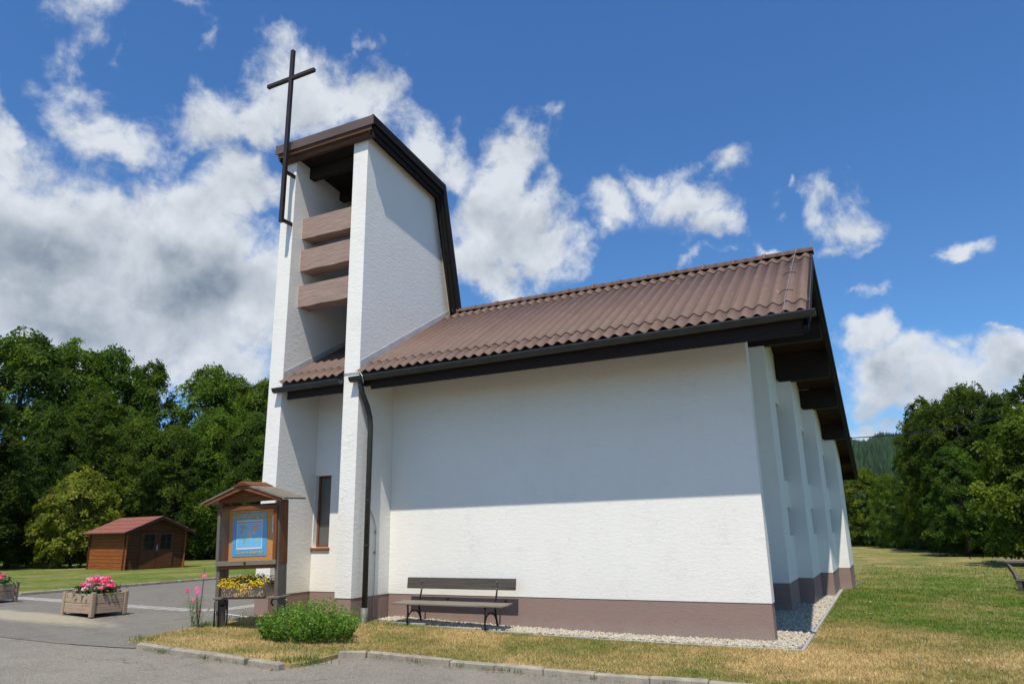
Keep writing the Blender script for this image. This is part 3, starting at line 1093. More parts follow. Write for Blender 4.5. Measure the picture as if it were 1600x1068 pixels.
# soffit boards seen from below at the gable
sb = MB().bbox(0, 1, -.072, .072, -.02, 0, .004).mesh('soffit_board', MT['soffit'])
y = RY+.16
while y < 13.4:
    xs = gx[min(4, max(0, sum(1 for q in gy[1:] if y > q)))]
    if y > 11.8: xs = -.4
    o = link('soffit_board', sb, ROOF, (xs-.03, y, rf(y)-T-.002), (math.atan(SLR), 0, 0))
    o.scale = (XR-.03-xs+.03, 1, 1)
    y += .148
y = EY+.2
while y < RY-.1:
    o = link('soffit_board', sb, ROOF, (-.5 if y > tw else .0, y, rf(y)-T-.002), (math.atan(SL), 0, 0))
    o.scale = (XR-.03+(.5 if y > tw else 0), 1, 1)
    y += .150

# gutters
def gutter(xa, xb, yc, zt, r=.078):
    mb = MB()
    seg = 10
    for (rr, flip) in ((r, 0), (r-.006, 1)):
        pass
    vs = []
    fs = []
    prof = [(math.cos(PI+PI*k/seg)*r, math.sin(PI+PI*k/seg)*r) for k in range(seg+1)]
    prof = [(-r-.012, .012), (-r-.012, -.004)]+prof
    inner = [(math.cos(PI+PI*k/seg)*(r-.006), math.sin(PI+PI*k/seg)*(r-.006)) for k in range(seg+1)][::-1]
    full = prof+inner+[(-r+.006, .012)]
    n = len(full)
    vs = [(xa, yc+p[0], zt+p[1]) for p in full]+[(xb, yc+p[0], zt+p[1]) for p in full]
    fs = [(i, (i+1) % n, n+(i+1) % n, n+i) for i in range(n)]
    mb.add(vs, fs)
    # end plates
    for x in (xa, xb):
        pl = [(x, yc+p[0], zt+p[1]) for p in prof[2:]]
        pl2 = [(x+(.004 if x == xa else -.004), q[1], q[2]) for q in pl]
        m_ = len(pl)
        mb.add(pl+pl2, [tuple(range(m_)), tuple(range(m_, 2*m_))[::-1]]+[(i, (i+1) % m_, m_+(i+1) % m_, m_+i) for i in range(m_)])
    mb.v = [(p[0], p[1], p[2]+(p[0]+3.2)*.008) for p in mb.v]     # falls towards the outlet
    g_ = mb.build('gutter', MT['zinc'], ROOF, smooth=False)
    return g_
g1 = gutter(-L-.12, XR+.09, -1.118, 4.318)
g2 = gutter(XLI-.115, -L-TF-.012, -1.118, 4.318)
# apron strip between sheets and gutter
MB().box(-L+.01, XR, -1.045, -1.038, 4.30, 4.405).build('eave_flashing', MT['zinc'], ROOF)
MB().box(XLI+.01, -L-TF-.012, -1.045, -1.038, 4.30, 4.405).build('eave_flashing', MT['zinc'], ROOF)
MB().tube([(XLI+.08, -1.08, 4.29), (XLI-.02+.17, -1.06, 4.22)], .025, 10).build('drain_stub', MT['greymetal'], ROOF)
# downpipe with swan neck
px = -L+.085
pts = [(px, -1.10, 4.27), (px, -1.09, 4.12), (px, -1.03, 4.0), (px+.01, -.90, 3.80), (px+.01, -.82, 3.62), (px+.01, -.79, 3.45), (px+.01, -.79, .36)]
dp = MB().tube(pts, [.054, .049, .046, .046, .047, .048, .048], 12).build('downpipe', MT['zinc'], CH, smooth=True)
MB().tube([(px+.01, -.79, .40), (px+.01, -.79, .22), (px+.015, -.82, .16), (px+.02, -.86, .10)], [.060, .063, .066, .070], 12).build('pipe_shoe', plain('dull_zinc_shoe', (.13, .13, .125), .6, .1, .3), dp, smooth=True)
for z in (1.40, 2.15, .9+2.1):
    MB().tube([(px+.01, -.79, z), (px+.01, -.79, z+.025)], .051, 12).build('pipe_clip', MT['zinc'], dp)
# wires of the lightning conductor
MB().tube([(.77, RY-.02, RZ+.16), (.76, RY-.25, RZ+.02), (.72, .6, rf(.6)+.09), (.70, -.7, rf(-.7)+.085), (.70, -1.10, rf(-1.1)+.05), (.70, -1.19, 4.34)], .006, 6).build('conductor_wire', MT['greymetal'], ROOF)
for y in (1.35, .65, -.35):
    MB().tube([(.60, y, rf(y)+.055), (.66, y-.01, rf(y)+.10), (.74, y-.02, rf(y)+.095), (.80, y-.03, rf(y)+.07)], .006, 6).build('wire_clip', MT['blackmetal'], ROOF)
MB().tube([(.99, RY, RZ+.14), (1.03, RY, RZ+.30)], .004, 6).build('conductor_tip', MT['greymetal'], ROOF)
MB().tube([(-L-TF-.02, -P_-.014, 4.41), (-L+.02, -P_-.014, 4.41)], .007, 6).build('conductor_wire', MT['greymetal'], CH)
MB().tube([(-L+.02, -P_-.014, 4.41), (-L+.14, -1.20, 4.36), (-L+.21, -1.215, 4.28), (-L+.22, -1.19, 4.16)], .005, 6).build('conductor_wire', MT['greymetal'], CH)
MB().tube([(-L+.015, -.62, 2.02), (-L+.02, -.50, 1.83), (-L+.02, -.44, 1.68), (-L+.02, -.44, 1.3), (-L+.02, -.45, .22)], .007, 6).build('conductor_wire', MT['greymetal'], CH)
for z in (1.25, 1.6): MB().bbox(-L, -L+.035, -.458, -.422, z, z+.05, .004).build('wire_clip', MT['greymetal'], CH)
for x, z in ((-4.95-.33, .50), (-4.95+.78, .49)):
    MB().tube([(x, .008, z), (x, -.03, z)], .014, 8).build('wall_bolt', MT['blackmetal'], CH)

# lead flashing where the roof meets the tower wall
def flashing(x0, x1, ya, yb):
    mb = MB()
    mb.prism([(ya, rf(ya)+.03), (ya, rf(ya)+.19), (yb, rf(yb)+.16), (yb, rf(yb)+.03)], 'x', x0, x1)
    return mb.build('flashing', MT['flash'], CH)
flashing(-L+.001, -L+.008, -1.03, 1.98)
flashing(XLI+.001, XLI+.008, -1.03, .9)

# louvre beams of the bell opening
for zt in (7.90, 7.205, 6.44):
    mb = MB()
    n = 10
    lr = random.Random(int(zt*100))
    jit = [lr.uniform(-.012, .006) for _ in range(n+1)]
    x0, x1 = XLI+.002, -L-TF-.002
    vs = []
    for i in range(n+1):
        x = x0+(x1-x0)*i/n
        vs += [(x, -.765, zt), (x, -.765, zt-.445+jit[i]), (x, -.43, zt-.445+jit[i]), (x, -.43, zt)]
    fs = [(i*4+k, i*4+(k+1) % 4, (i+1)*4+(k+1) % 4, (i+1)*4+k) for i in range(n) for k in range(4)]+[(0, 1, 2, 3), (n*4+3, n*4+2, n*4+1, n*4)]
    mb.add(vs, fs).build('louvre_beam', MT['concrete_brown'], CH)
    MB().box(XLI+.0005, XLI+.004, -.775, -.765, zt-.44, zt+.005).build('joint_strip', MT['cream'], CH)

# ---- tower roof
tx0, tx1 = -8.80, -6.28
TR = MB()
fy = -1.20
top = [(fy, 9.44), (1.40, 9.11), (2.13, 6.30)]
th1 = [(fy, 9.35), (1.36, 9.02), (2.06, 6.30)]
TR.prism(top+[(2.04, 6.30), (1.335, 9.00), (fy+.03, 9.33)], 'x', tx0+.06, tx1-.06)
TROOF = TR.build('tower_roof', MT['darkwood_y'], CH)
# front: metal edge and stepped boards below
MB().box(tx0, tx1, fy-.03, fy-.002, 9.265, 9.455).build('metal_edge', MT['brownmetal'], TROOF)
MB().bbox(tx0+.05, tx1-.05, fy, fy+.06, 9.17, 9.30, .004).build('fascia_board', MT['trimwood'], TROOF)
MB().bbox(tx0+.09, tx1-.08, fy+.062, fy+.14, 9.06, 9.20, .004).build('fascia_board', MT['trimwood'], TROOF)
# sides: stepped boards following the slope
def side(xa, xb, o0, o1, m=MT['darkwood_y']):
    """profile band offset below the top line from o0 to o1"""
    def off(o):
        return [(fy+.002, 9.44-o), (1.40-o*.42, 9.11-o*1.02), (2.13-o*.97, 6.28)]
    a, b = off(o0), off(o1)
    MB().prism(a+b[::-1], 'x', xa, xb).build('verge_board', m, TROOF)
for s, xe in ((1, tx1), (-1, tx0)):
    for (d, o0, o1, w) in ((0, -.02, .14, .03), (.05, .14, .25, .03), (.09, .25, .34, .03)):
        xa, xb = sorted((xe-s*d, xe-s*(d+w)))
        side(xa, xb, o0, o1)
    xa, xb = sorted((xe+s*.002, xe-s*.04))
    MB().prism([(fy-.03, 9.455), (1.41, 9.135), (2.145, 6.28), (2.16, 6.28), (1.425, 9.15), (fy-.03, 9.47)], 'x', xa, xb).build('metal_edge', MT['brownmetal'], TROOF)
# cream bead along the wall's top
for xw in (-L,):
    MB().prism([(-P_+.02, 9.135), (1.315, 8.825), (2.02, 6.28), (2.04, 6.28), (1.33, 8.85), (-P_+.02, 9.158)], 'x', xw, xw+.012).build('joint_strip', MT['cream'], CH)
# soffit between verge boards and wall, and inner roof boarding
MB().prism([(fy+.14, 9.165), (1.33, 8.865), (2.04, 6.26), (2.06, 6.26), (1.35, 8.885), (fy+.14, 9.19)], 'x', tx0+.1, tx1-.1).build('soffit', MT['darkwood_y'], TROOF)
MB().bbox(XLI+.002, -L-TF-.002, -.66, -.50, 8.86, 9.10, .01).build('tower_beam', MT['darkwood'], TROOF)
MB().bbox(XLI+.002, -L-TF-.002, .3, .46, 8.78, 8.98, .01).build('tower_beam', MT['darkwood'], TROOF)
# closed back of the bell chamber
MB().box(XLI+.003, -L-TF-.003, 1.90, 2.0, rf(2)+.1, 8.0).build('back_wall', MT['darkwood'], CH)

# ------------------------------------------------------------------ cross
CR = empty('cross', (-8.40, -1.33, 7.62), label='tall slim dark metal cross fixed to the front of the bell tower', cat='cross')
MB().bbox(-.04, .04, -.04, .04, 0, 3.96, .006).build('post', MT['crossmetal'], CR)
MB().bbox(-.66, -.042, -.038, .038, 3.235, 3.315, .006).bbox(.042, .64, -.038, .038, 3.235, 3.315, .006).build('crossbar', MT['crossmetal'], CR)
for z in (.06, 1.12):
    MB().box(-.02, .02, .042, .30, z-.035, z+.035).build('bracket', MT['crossmetal'], CR)
MB().tube([(.03, .04, 1.75), (.07, .10, 1.80), (.07, .13, 1.55)], .006, 6).build('wire_hook', MT['blackmetal'], CR)

# ------------------------------------------------------------------ park bench
BX, BY, BZ = -4.94, -.42, hgt(-4.94)+.045
PB = empty('park_bench', (BX, BY, BZ), label='weathered wooden bench with black iron legs against the brown base of the white wall', cat='bench')
sbm = MB().bbox(-1.04, 1.04, -.044, .044, -.014, .014, .005).mesh('seat_board', MT['greywood_x'])
for i, yy in enumerate((-.19, -.095, 0, .095)):
    link('seat_board', sbm, PB, (rnd.uniform(-.006, .006), yy, .355+i*.004), (0.02, 0, 0))
link('backrest', MB().bbox(-1.05, 1.05, -.015, .015, -.09, .09, .006).mesh('backrest', MT['darkgreywood_x']), PB, (0, .235, .655), (-.12, 0, 0))
for xx in (-.74, .72):
    leg = MB().tube([(xx, -.20, 0), (xx, -.205, .12), (xx, -.19, .25), (xx, -.20, .335)], .017, 6).build('leg', MT['blackmetal'], PB, smooth=True)
    MB().tube([(xx, .25, 0), (xx, .20, .06), (xx, .14, .25), (xx, .13, .345), (xx, .19, .50), (xx, .235, .66)], [.02, .017, .016, .016, .015, .013], 6).build('back_leg', MT['blackmetal'], PB, smooth=True)
    MB().tube([(xx, -.20, .13), (xx, -.15, .20), (xx, -.05, .245), (xx, .05, .235), (xx, .14, .17), (xx, .17, .12)], .012, 6).build('brace', MT['blackmetal'], PB, smooth=True)
    MB().box(xx-.018, xx+.018, -.21, .14, .328, .3395).build('seat_rail', MT['blackmetal'], PB)
    for zz in (.60, .70):
        MB().tube([(xx, .212, zz-.005), (xx, .200, zz-.005)], .009, 8).build('bolt', MT['greymetal'], PB)

# ------------------------------------------------------------------ notice board
NB = empty('notice_board', (-7.43, -2.33, hgt(-7.5)+.05), math.radians(7), label='roofed wooden notice board standing on posts in the grass before the tower', cat='notice board')
NB.rotation_euler = (math.radians(1.5), math.radians(-1.6), math.radians(7))
for sx in (-.555, .555):
    pm = MB().bbox(-.032, .032, -.12, .10, -.14 if sx > 0 else .28, 1.93, .004).mesh('post', MT['greywood_z'])
    pp = link('post', pm, NB, (sx, 0, 0))
    MB().box(-.034, .034, -.085, .104, .95, 1.92).build('side_board', MT['redwood_z'], pp)
    if sx < 0:
        for xa_ in (-.042, .034):
            for ya_ in (-.12, .075):
                MB().box(xa_, xa_+.008, ya_, ya_+.028, -.14, .42).build('post_anchor', MT['blackmetal'], pp)
        MB().box(-.033, .033, -.115, .10, -.02, .01).build('anchor_plate', MT['blackmetal'], pp)
        MB().box(-.028, .028, -.085, .070, .011, .279).build('post_foot', MT['greywood_z'], pp)
        MB().tube([(-.07, -.02, .36), (.07, -.02, .36)], .012, 8).build('bolt', MT['blackmetal'], pp)
# case
MB().box(-.522, .522, .07, .10, .96, 1.83).build('back_panel', MT['cork'], NB)
MB().bbox(-.522, .522, -.13, .10, .90, .955, .004).build('bottom_board', MT['redwood_x'], NB)
MB().bbox(-.522, .522, -.10, .10, 1.79, 1.88, .004).build('head_board', MT['redwood_x'], NB)
fr = MB().bbox(-.57, .57, -.165, -.13, .955, 1.025, .004).build('door_frame', MT['greywood_x'], NB)
MB().bbox(-.57, -.51, -.165, -.13, 1.027, 1.79, .004).build('door_stile', MT['greywood_z'], fr)
MB().bbox(.51, .57, -.165, -.13, 1.027, 1.79, .004).build('door_stile', MT['redwood_z'], fr)
MB().bbox(-.57, .57, -.165, -.13, 1.792, 1.85, .004).build('door_rail', MT['redwood_x'], fr)
MB().tube([(-.0, -.165, .99), (-.0, -.178, .99)], .018, 12).build('lock', MT['blackmetal'], fr)
MB().box(-.51, .51, -.150, -.146, 1.025, 1.792).build('glass', MT['clearglass'], NB)
# roof
ap, ev = 2.19, 1.92
hw, dy0, dy1 = .80, -.30, .26
for s in (-1, 1):
    nb = 4
    for k in range(nb):
        t0, t1 = k/nb, (k+1)/nb
        y0 = dy0+(dy1-dy0)*t0+.003; y1 = dy0+(dy1-dy0)*t1-.003
        d = .024
        MB().prism([(0, ap), (s*hw, ev), (s*(hw+.004), ev+d), (0, ap+d+.004)], 'y', y0, y1).build('roof_board', MT['greywood_x'], NB)
MB().prism([(-.16, ap-.045+.03), (0, ap+.032), (.16, ap-.045+.03), (.16, ap-.02), (0, ap+.05), (-.16, ap-.02)], 'y', dy0-.01, dy1+.01).build('ridge_cap', MT['redwood_x'], NB)
MB().prism([(-.60, ev+.06), (0, ap-.012), (.60, ev+.06), (.60, ev+.0), (-.60, ev+.0)], 'y', -.11, -.085).build('gable_board', MT['redwood_x'], NB)
for s in (-1, 1):
    MB().prism([(0, ap-.004), (s*.74, ev+.02), (s*.74, ev-.03), (0, ap-.075)], 'y', dy0+.02, dy0+.045).build('barge_board', MT['redwood_x'], NB)
# shelf for the flower box
MB().bbox(-.62, .62, -.13, .15, .455, .485, .004).build('shelf', MT['greywood_x'], NB)
for s in (-1, 1):
    MB().tube([(s*.48, -.05, .452), (s*.44, -.05, .43), (s*.43, -.05, .38), (s*.46, -.05, .35), (s*.52, -.05, .36)], .014, 6).build('bracket', MT['blackmetal'], NB)


def on_board(o):
    o.location = NB.matrix_world.translation
    return o


def text_obj(body, size, m, parent, loc, rot, name='lettering', ext=.0006, bold=.0):
    cu = bpy.data.curves.new(name, 'FONT')
    cu.body = body
    cu.size = size
    cu.extrude = ext
    cu.offset = bold
    cu.align_x = 'CENTER'
    cu.align_y = 'CENTER'
    cu.resolution_u = 2
    tmp = bpy.data.objects.new('tmp', cu)
    COL.objects.link(tmp)
    bpy.context.view_layer.update()
    me = bpy.data.meshes.new_from_object(tmp)
    bpy.data.objects.remove(tmp)
    me.materials.clear()
    me.materials.append(m)
    return link(name, me, parent, loc, rot)

bpy.context.view_layer.update()
NBM = NB.matrix_world.copy()
def nbthing(name, lx, ly, lz, label, cat):
    o = empty(name, label=label, cat=cat)
    o.matrix_world = NBM @ Matrix.Translation((lx, ly, lz))
    return o
pinrot = (PI/2, 0, 0)
PO = nbthing('poster', -.115, .067, 1.415, 'blue poster with a world map and yellow lettering behind the notice board glass', 'poster')
MB().bbox(-.275, .275, -.004, 0, -.305, .305, .001).build('paper', flat('poster_blue', (.05, .38, .72)), PO)
MB().box(-.205, .205, -.0065, -.0045, -.205, .205).build('map_border', flat('map_white', (.75, .74, .76)), PO)
PO.scale = (1.22, 1.0, 1.10)
MB().box(-.195, .195, -.0085, -.0068, -.175, .160).build('map_sea', flat('map_sea_blue', (.16, .56, .92)), PO)
MB().box(-.195, .195, -.0085, -.0068, .168, .185).build('map_title_bar', flat('map_title_grey', (.28, .24, .26)), PO)
yel = flat('poster_yellow', (.80, .52, .04))
drk = flat('poster_shadow', (.02, .025, .04))
for t, z in (('Wohin wir auch gehen...', .250), ('...Gott ist schon da!', -.252)):
    text_obj(t, .056, drk, PO, (.004, -.0052, z-.005), pinrot, bold=.0022)
    text_obj(t, .056, yel, PO, (0, -.0075, z), pinrot, bold=.0014)
lands = [
    ('map_land', (.22, .52, .30), [(-.13, .135), (-.06, .145), (-.045, .10), (-.08, .07), (-.12, .075), (-.145, .10)]),
    ('map_land', (.70, .22, .38), [(-.145, .070), (-.10, .070), (-.095, .035), (-.12, .018), (-.145, .03)]),
    ('map_land', (.80, .50, .30), [(-.12, .018), (-.105, .02), (-.085, -.012), (-.09, -.02)]),
    ('map_land', (.25, .50, .12), [(-.095, -.03), (-.065, -.035), (-.055, -.075), (-.08, -.13), (-.09, -.125), (-.098, -.06)]),
    ('map_land', (.72, .30, .50), [(-.035, .145), (-.015, .145), (-.018, .11), (-.032, .105)]),
    ('map_land', (.78, .38, .27), [(.01, .075), (.06, .12), (.12, .15), (.15, .145), (.13, .08), (.10, .06), (.05, .055)]),
    ('map_land', (.55, .55, .40), [(-.025, .045), (.03, .045), (.05, .0), (.03, -.06), (.01, -.085), (-.005, -.04), (-.03, .0)]),
    ('map_land', (.75, .55, .50), [(.055, .052), (.11, .055), (.10, .02), (.075, -.005), (.06, .02)]),
    ('map_land', (.45, .60, .12), [(.11, -.075), (.135, -.055), (.15, -.085), (.13, -.115), (.11, -.105)]),
]
for nme, c, pl in lands:
    MB().prism(pl, 'y', -.0100, -.0088).build(nme, flat('map_colour', c), PO)
NT2 = nbthing('notice_sheet', .385, .067, 1.56, 'white printed notice sheet pinned right of the blue poster', 'notice')
MB().bbox(-.07, .07, -.003, 0, -.13, .13, .001).build('paper', flat('paper_white', (.78, .76, .66)), NT2)
for i in range(9):
    MB().box(-.05, .035+.012*(i % 3), -.0042, -.0032, .085-i*.021, .089-i*.021).build('print_line', flat('print_grey', (.35, .37, .42)), NT2)
N3 = nbthing('notice_sheet', -.02, .067, 1.775, 'small reddish card pinned above the blue poster', 'notice')
MB().bbox(-.10, .10, -.003, 0, -.022, .012, .001).build('paper', flat('paper_tan', (.55, .30, .22)), N3)

# flower box on the shelf
PLK = MT['planter']
FB = nbthing('flower_box', .0, -.01, .487, 'grey wooden window box standing on the shelf of the notice board', 'flower box')
MB().bbox(-.40, .36, -.155, -.130, 0, .20, .004).build('side_board', PLK, FB)
MB().bbox(-.40, .36, .130, .155, 0, .20, .004).build('side_board', PLK, FB)
MB().bbox(-.425, -.402, -.155, .155, 0, .215, .004).build('end_board', PLK, FB)
MB().bbox(.362, .385, -.155, .155, 0, .215, .004).build('end_board', PLK, FB)
MB().box(-.40, .36, -.129, .129, .01, .165).build('soil', MT['soil'], FB)

# ------------------------------------------------------------------ plants
def leaf_quads(C, N, size, asp=.55, rn=rng, droop=None):
    """quads centred at C with normal N (both n x 3), random spin"""
    n = len(C)
    N = N/np.maximum(np.linalg.norm(N, axis=1, keepdims=True), 1e-6)
    A = rn.normal(size=(n, 3))
    T = A-N*np.sum(A*N, axis=1, keepdims=True)
    T = T/np.maximum(np.linalg.norm(T, axis=1, keepdims=True), 1e-6)
    B = np.cross(N, T)
    s = size if hasattr(size, '__len__') else np.full(n, size)
    s = s[:, None]
    q = np.stack([C-T*s, C-B*s*asp+N*s*.12, C+T*s, C+B*s*asp+N*s*.12], 1)
    return q.reshape(-1, 3)


def plant_yellow():
    rn = np.random.default_rng(2)
    o = nbthing('marigolds', -.02, -.02, .487+.15, 'dense yellow flowers spilling out of the grey window box', 'flowers')
    n = 900
    C = np.stack([rn.uniform(-.42, .42, n), rn.uniform(-.19, .17, n), rn.uniform(.0, .14, n)], 1)
    C[:, 2] *= (1-(C[:, 0]/.50)**2)*.9+.2
    link('foliage', np_mesh('foliage', leaf_quads(C, rn.normal(size=(n, 3))+[0, -.3, .8], rn.uniform(.016, .03, n), rn=rn), 4, MT['plantleaf'],
         np.array([.05, .10, .015])*rn.uniform(.6, 1.5, (n, 1))), o)
    # flower heads as small ray flowers, one joined part: too many and too tiny to pick apart
    k = 620
    x = rn.uniform(-.43, .43, k)
    front = rn.uniform(0, 1, k)
    y = np.where(front < .45, rn.uniform(-.24, -.17, k), rn.uniform(-.2, .19, k))
    z = np.where(front < .45, rn.uniform(-.03, .10, k)-.12*np.exp(-((x-.02)/.14)**2)*rn.uniform(0, 1, k), rn.uniform(.10, .17, k))
    z = z*(1-(x/.62)**2)+.015
    C = np.stack([x, y, z], 1)
    N = np.stack([rn.normal(0, .3, k), np.where(front < .45, -1.0, -.3)+rn.normal(0, .3, k), np.full(k, .9)], 1)
    N /= np.linalg.norm(N, axis=1, keepdims=True)
    V = []
    for j in range(2):
        V.append(leaf_quads(C+N*.004*j, N+rn.normal(0, .15, (k, 3)), rn.uniform(.008, .014, k), .9, rn))
    V = np.concatenate(V)
    c = np.array([.62, .40, .010])*rn.uniform(.75, 1.2, (2*k, 1))
    b = link('blossoms', np_mesh('blossoms', V, 4, MT['petal'], c), o)
    b['kind'] = 'stuff'
plant_yellow()


def bush():
    rn = np.random.default_rng(3)
    cx, cy = -6.08, -2.50
    o = empty('bush', (cx, cy, hgt(cx)+.04), label='low bright green leafy bush growing between notice board and downpipe', cat='bush')
    st, V, Cc = MB(), [], []
    n = 520
    for i in range(n):
        a = rn.uniform(0, 6.28); r = math.sqrt(rn.uniform(0, 1))
        bx, by = math.cos(a)*r*.64*(1+.12*math.sin(3*a+1)), math.sin(a)*r*.46*(1+.12*math.sin(2*a))
        tx, ty = bx*1.28+rn.normal(0, .04), by*1.28+rn.normal(0, .04)
        hh = (.52-.20*r**2)*rn.uniform(.55, 1.15)
        if i < 150: st.tube([(bx, by, 0), ((bx+tx)/2, (by+ty)/2, hh*.55), (tx, ty, hh)], [.004, .003, .0015], 3, False)
        m = 30
        t = rn.uniform(.12, 1.0, m)
        p = np.stack([bx+(tx-bx)*t, by+(ty-by)*t, hh*t], 1)
        ang = rn.uniform(0, 6.28, m)
        ln = rn.uniform(.030, .060, m)*(1.15-.5*t)
        d = np.stack([np.cos(ang), np.sin(ang), rn.uniform(.2, 1.1, m)], 1)
        d /= np.linalg.norm(d, axis=1, keepdims=True)
        w = np.cross(d, rn.normal(size=(m, 3))); w /= np.linalg.norm(w, axis=1, keepdims=True)
        w *= (ln*.26)[:, None]
        q = np.stack([p, p+d*ln[:, None]*.5+w, p+d*ln[:, None], p+d*ln[:, None]*.5-w], 1)
        V.append(q.reshape(-1, 3))
        base = np.array([.120, .225, .022]) if rn.uniform() > .3 else np.array([.19, .30, .055])
        Cc.append(base*rn.uniform(.7, 1.35, (m, 1))*(.75+.35*t[:, None]))
    link('foliage', np_mesh('foliage', np.concatenate(V), 4, MT['plantleaf'], np.concatenate(Cc)), o)
    st.build('stem', flat('plant_stem', (.10, .15, .04)), o)
bush()


def round_petals(mb, c, nrm, r, k=7):
    nrm = Vector(nrm).normalized()
    a = Vector((0, 0, 1)) if abs(nrm.z) < .9 else Vector((1, 0, 0))
    u = nrm.cross(a).normalized(); w = nrm.cross(u)
    c = Vector(c)
    for i in range(k):
        t = 2*PI*i/k
        d = u*math.cos(t)+w*math.sin(t)
        s = nrm.cross(d)
        mb.add([c+d*r*.12, c+d*r*.7+s*r*.36+nrm*r*.10, c+d*r+s*r*.14+nrm*r*.05, c+d*r-s*r*.14+nrm*r*.05, c+d*r*.7-s*r*.36+nrm*r*.10], [(0, 1, 2, 3, 4)])


def cosmos(cx, cy, hts, label, seed):
    rnd = random.Random(seed)
    rn = np.random.default_rng(seed)
    o = empty('cosmos_plant', (cx, cy, hgt(cx)+.03), label=label, cat='flower')
    st = MB()
    fm = flat('magenta_petal', (.62, .03, .24))
    ym = flat('flower_centre', (.6, .35, .03))
    V = []
    for (dx, dy, z) in hts:
        p0 = (rnd.uniform(-.03, .03), rnd.uniform(-.03, .03), 0)
        p1 = (dx*.5+rnd.uniform(-.02, .02), dy*.5, z*.55)
        st.tube([p0, p1, (dx, dy, z)], [.005, .004, .002], 5, False)
        m = 60
        t = rn.uniform(.1, .85, m)
        base = np.stack([dx*t, dy*t, z*t], 1)
        d = rn.normal(size=(m, 3)); d[:, 2] = np.abs(d[:, 2])*.5
        d /= np.linalg.norm(d, axis=1, keepdims=True)
        ln = rn.uniform(.04, .11, (m, 1))*(1.1-t[:, None])
        w = np.cross(d, [0, 0, 1.0]); w /= np.maximum(np.linalg.norm(w, axis=1, keepdims=True), .01)
        w *= .004
        V.append(np.stack([base-w, base+d*ln*.5-w, base+d*ln, base+w], 1).reshape(-1, 3))
    for _ in range(9):
        b = rn.uniform(-.12, .12, 2); z = rn.uniform(.1, .38)
        m = 26
        base = np.tile([b[0], b[1], z], (m, 1))+rn.normal(0, .04, (m, 3))
        d = rn.normal(size=(m, 3)); d /= np.linalg.norm(d, axis=1, keepdims=True)
        w = np.cross(d, [0, 0, 1.0])*.004
        V.append(np.stack([base-w, base+d*.03-w, base+d*.07, base+w], 1).reshape(-1, 3))
    V = np.concatenate(V)
    link('foliage', np_mesh('foliage', V, 4, MT['plantleaf'], np.array([.10, .19, .04])*rn.uniform(.6, 1.4, (len(V)//4, 1))), o)
    st.build('stem', flat('plant_stem', (.12, .17, .05)), o)
    for (dx, dy, z) in hts:
        mb = MB()
        nrm = (rnd.uniform(.1, .5), -1, rnd.uniform(0, .7))
        round_petals(mb, (dx, dy, z), nrm, .036, 8)
        f = mb.build('blossom', fm, o)
        MB().tube([Vector((dx, dy, z)), Vector((dx, dy, z))+Vector(nrm).normalized()*.012], .010, 8).build('flower_centre', ym, f)
cosmos(-8.52, -2.48, [(-.16, -.02, .53), (.02, -.05, .40), (.12, .02, .22)], 'thin magenta cosmos with ferny leaves left of the notice board post', 21)
cosmos(-8.24, -2.62, [(-.02, -.06, .60), (.06, -.10, .55), (.0, .05, .78)], 'taller magenta cosmos leaning against the notice board post', 22)
MB_ = MB().tube([(0, 0, 0), (.03, 0, .9)], .006, 5)
tag(MB_.build('garden_stake', flat('rusty_stake', (.12, .07, .05)), None, loc=(-8.42, -2.45, hgt(-8.4)+.03)), 'thin rusty stake among the cosmos flowers', 'stake')
MB().tube([(0, 0, 0), (.0, 0, .012), (.002, 0, .012)], .0001, 3)


clover()
# ---- planters
def planter(loc, rz, label):
    o = empty('planter', loc, rz, label=label, cat='planter', group='square wooden planters on the forecourt')
    w, d, hh = .44, .29, .385
    for sx in (-1, 1):
        for sy in (-1, 1):
            MB().bbox(sx*w-.036, sx*w+.036, sy*d-.036, sy*d+.036, 0, hh+.02+random.uniform(-.008, .008), .01).build('post', MT['planter_z'], o)
    for sy in (-1, 1):
        for k in range(2):
            MB().bbox(-w+.038, w-.038, sy*d-.016, sy*d+.016, .055+k*.163, .213+k*.163, .006).build('side_board', MT['planter'], o)
    for sx in (-1, 1):
        for k in range(2):
            b = MB().bbox(-d+.038, d-.038, -.016, .016, 0, .158, .006).build('side_board', MT['planter'], o, loc=(sx*w, 0, .055+k*.163), rot=(0, 0, PI/2))
    MB().box(-w+.02, w-.02, -d+.02, d-.02, .08, .33).build('soil', MT['soil'], o)
    MB().bbox(-w+.025, w-.025, -d+.018, d-.018, .335, .35, .003).build('liner', flat('grey_liner', (.18, .19, .19)), o)
    return o


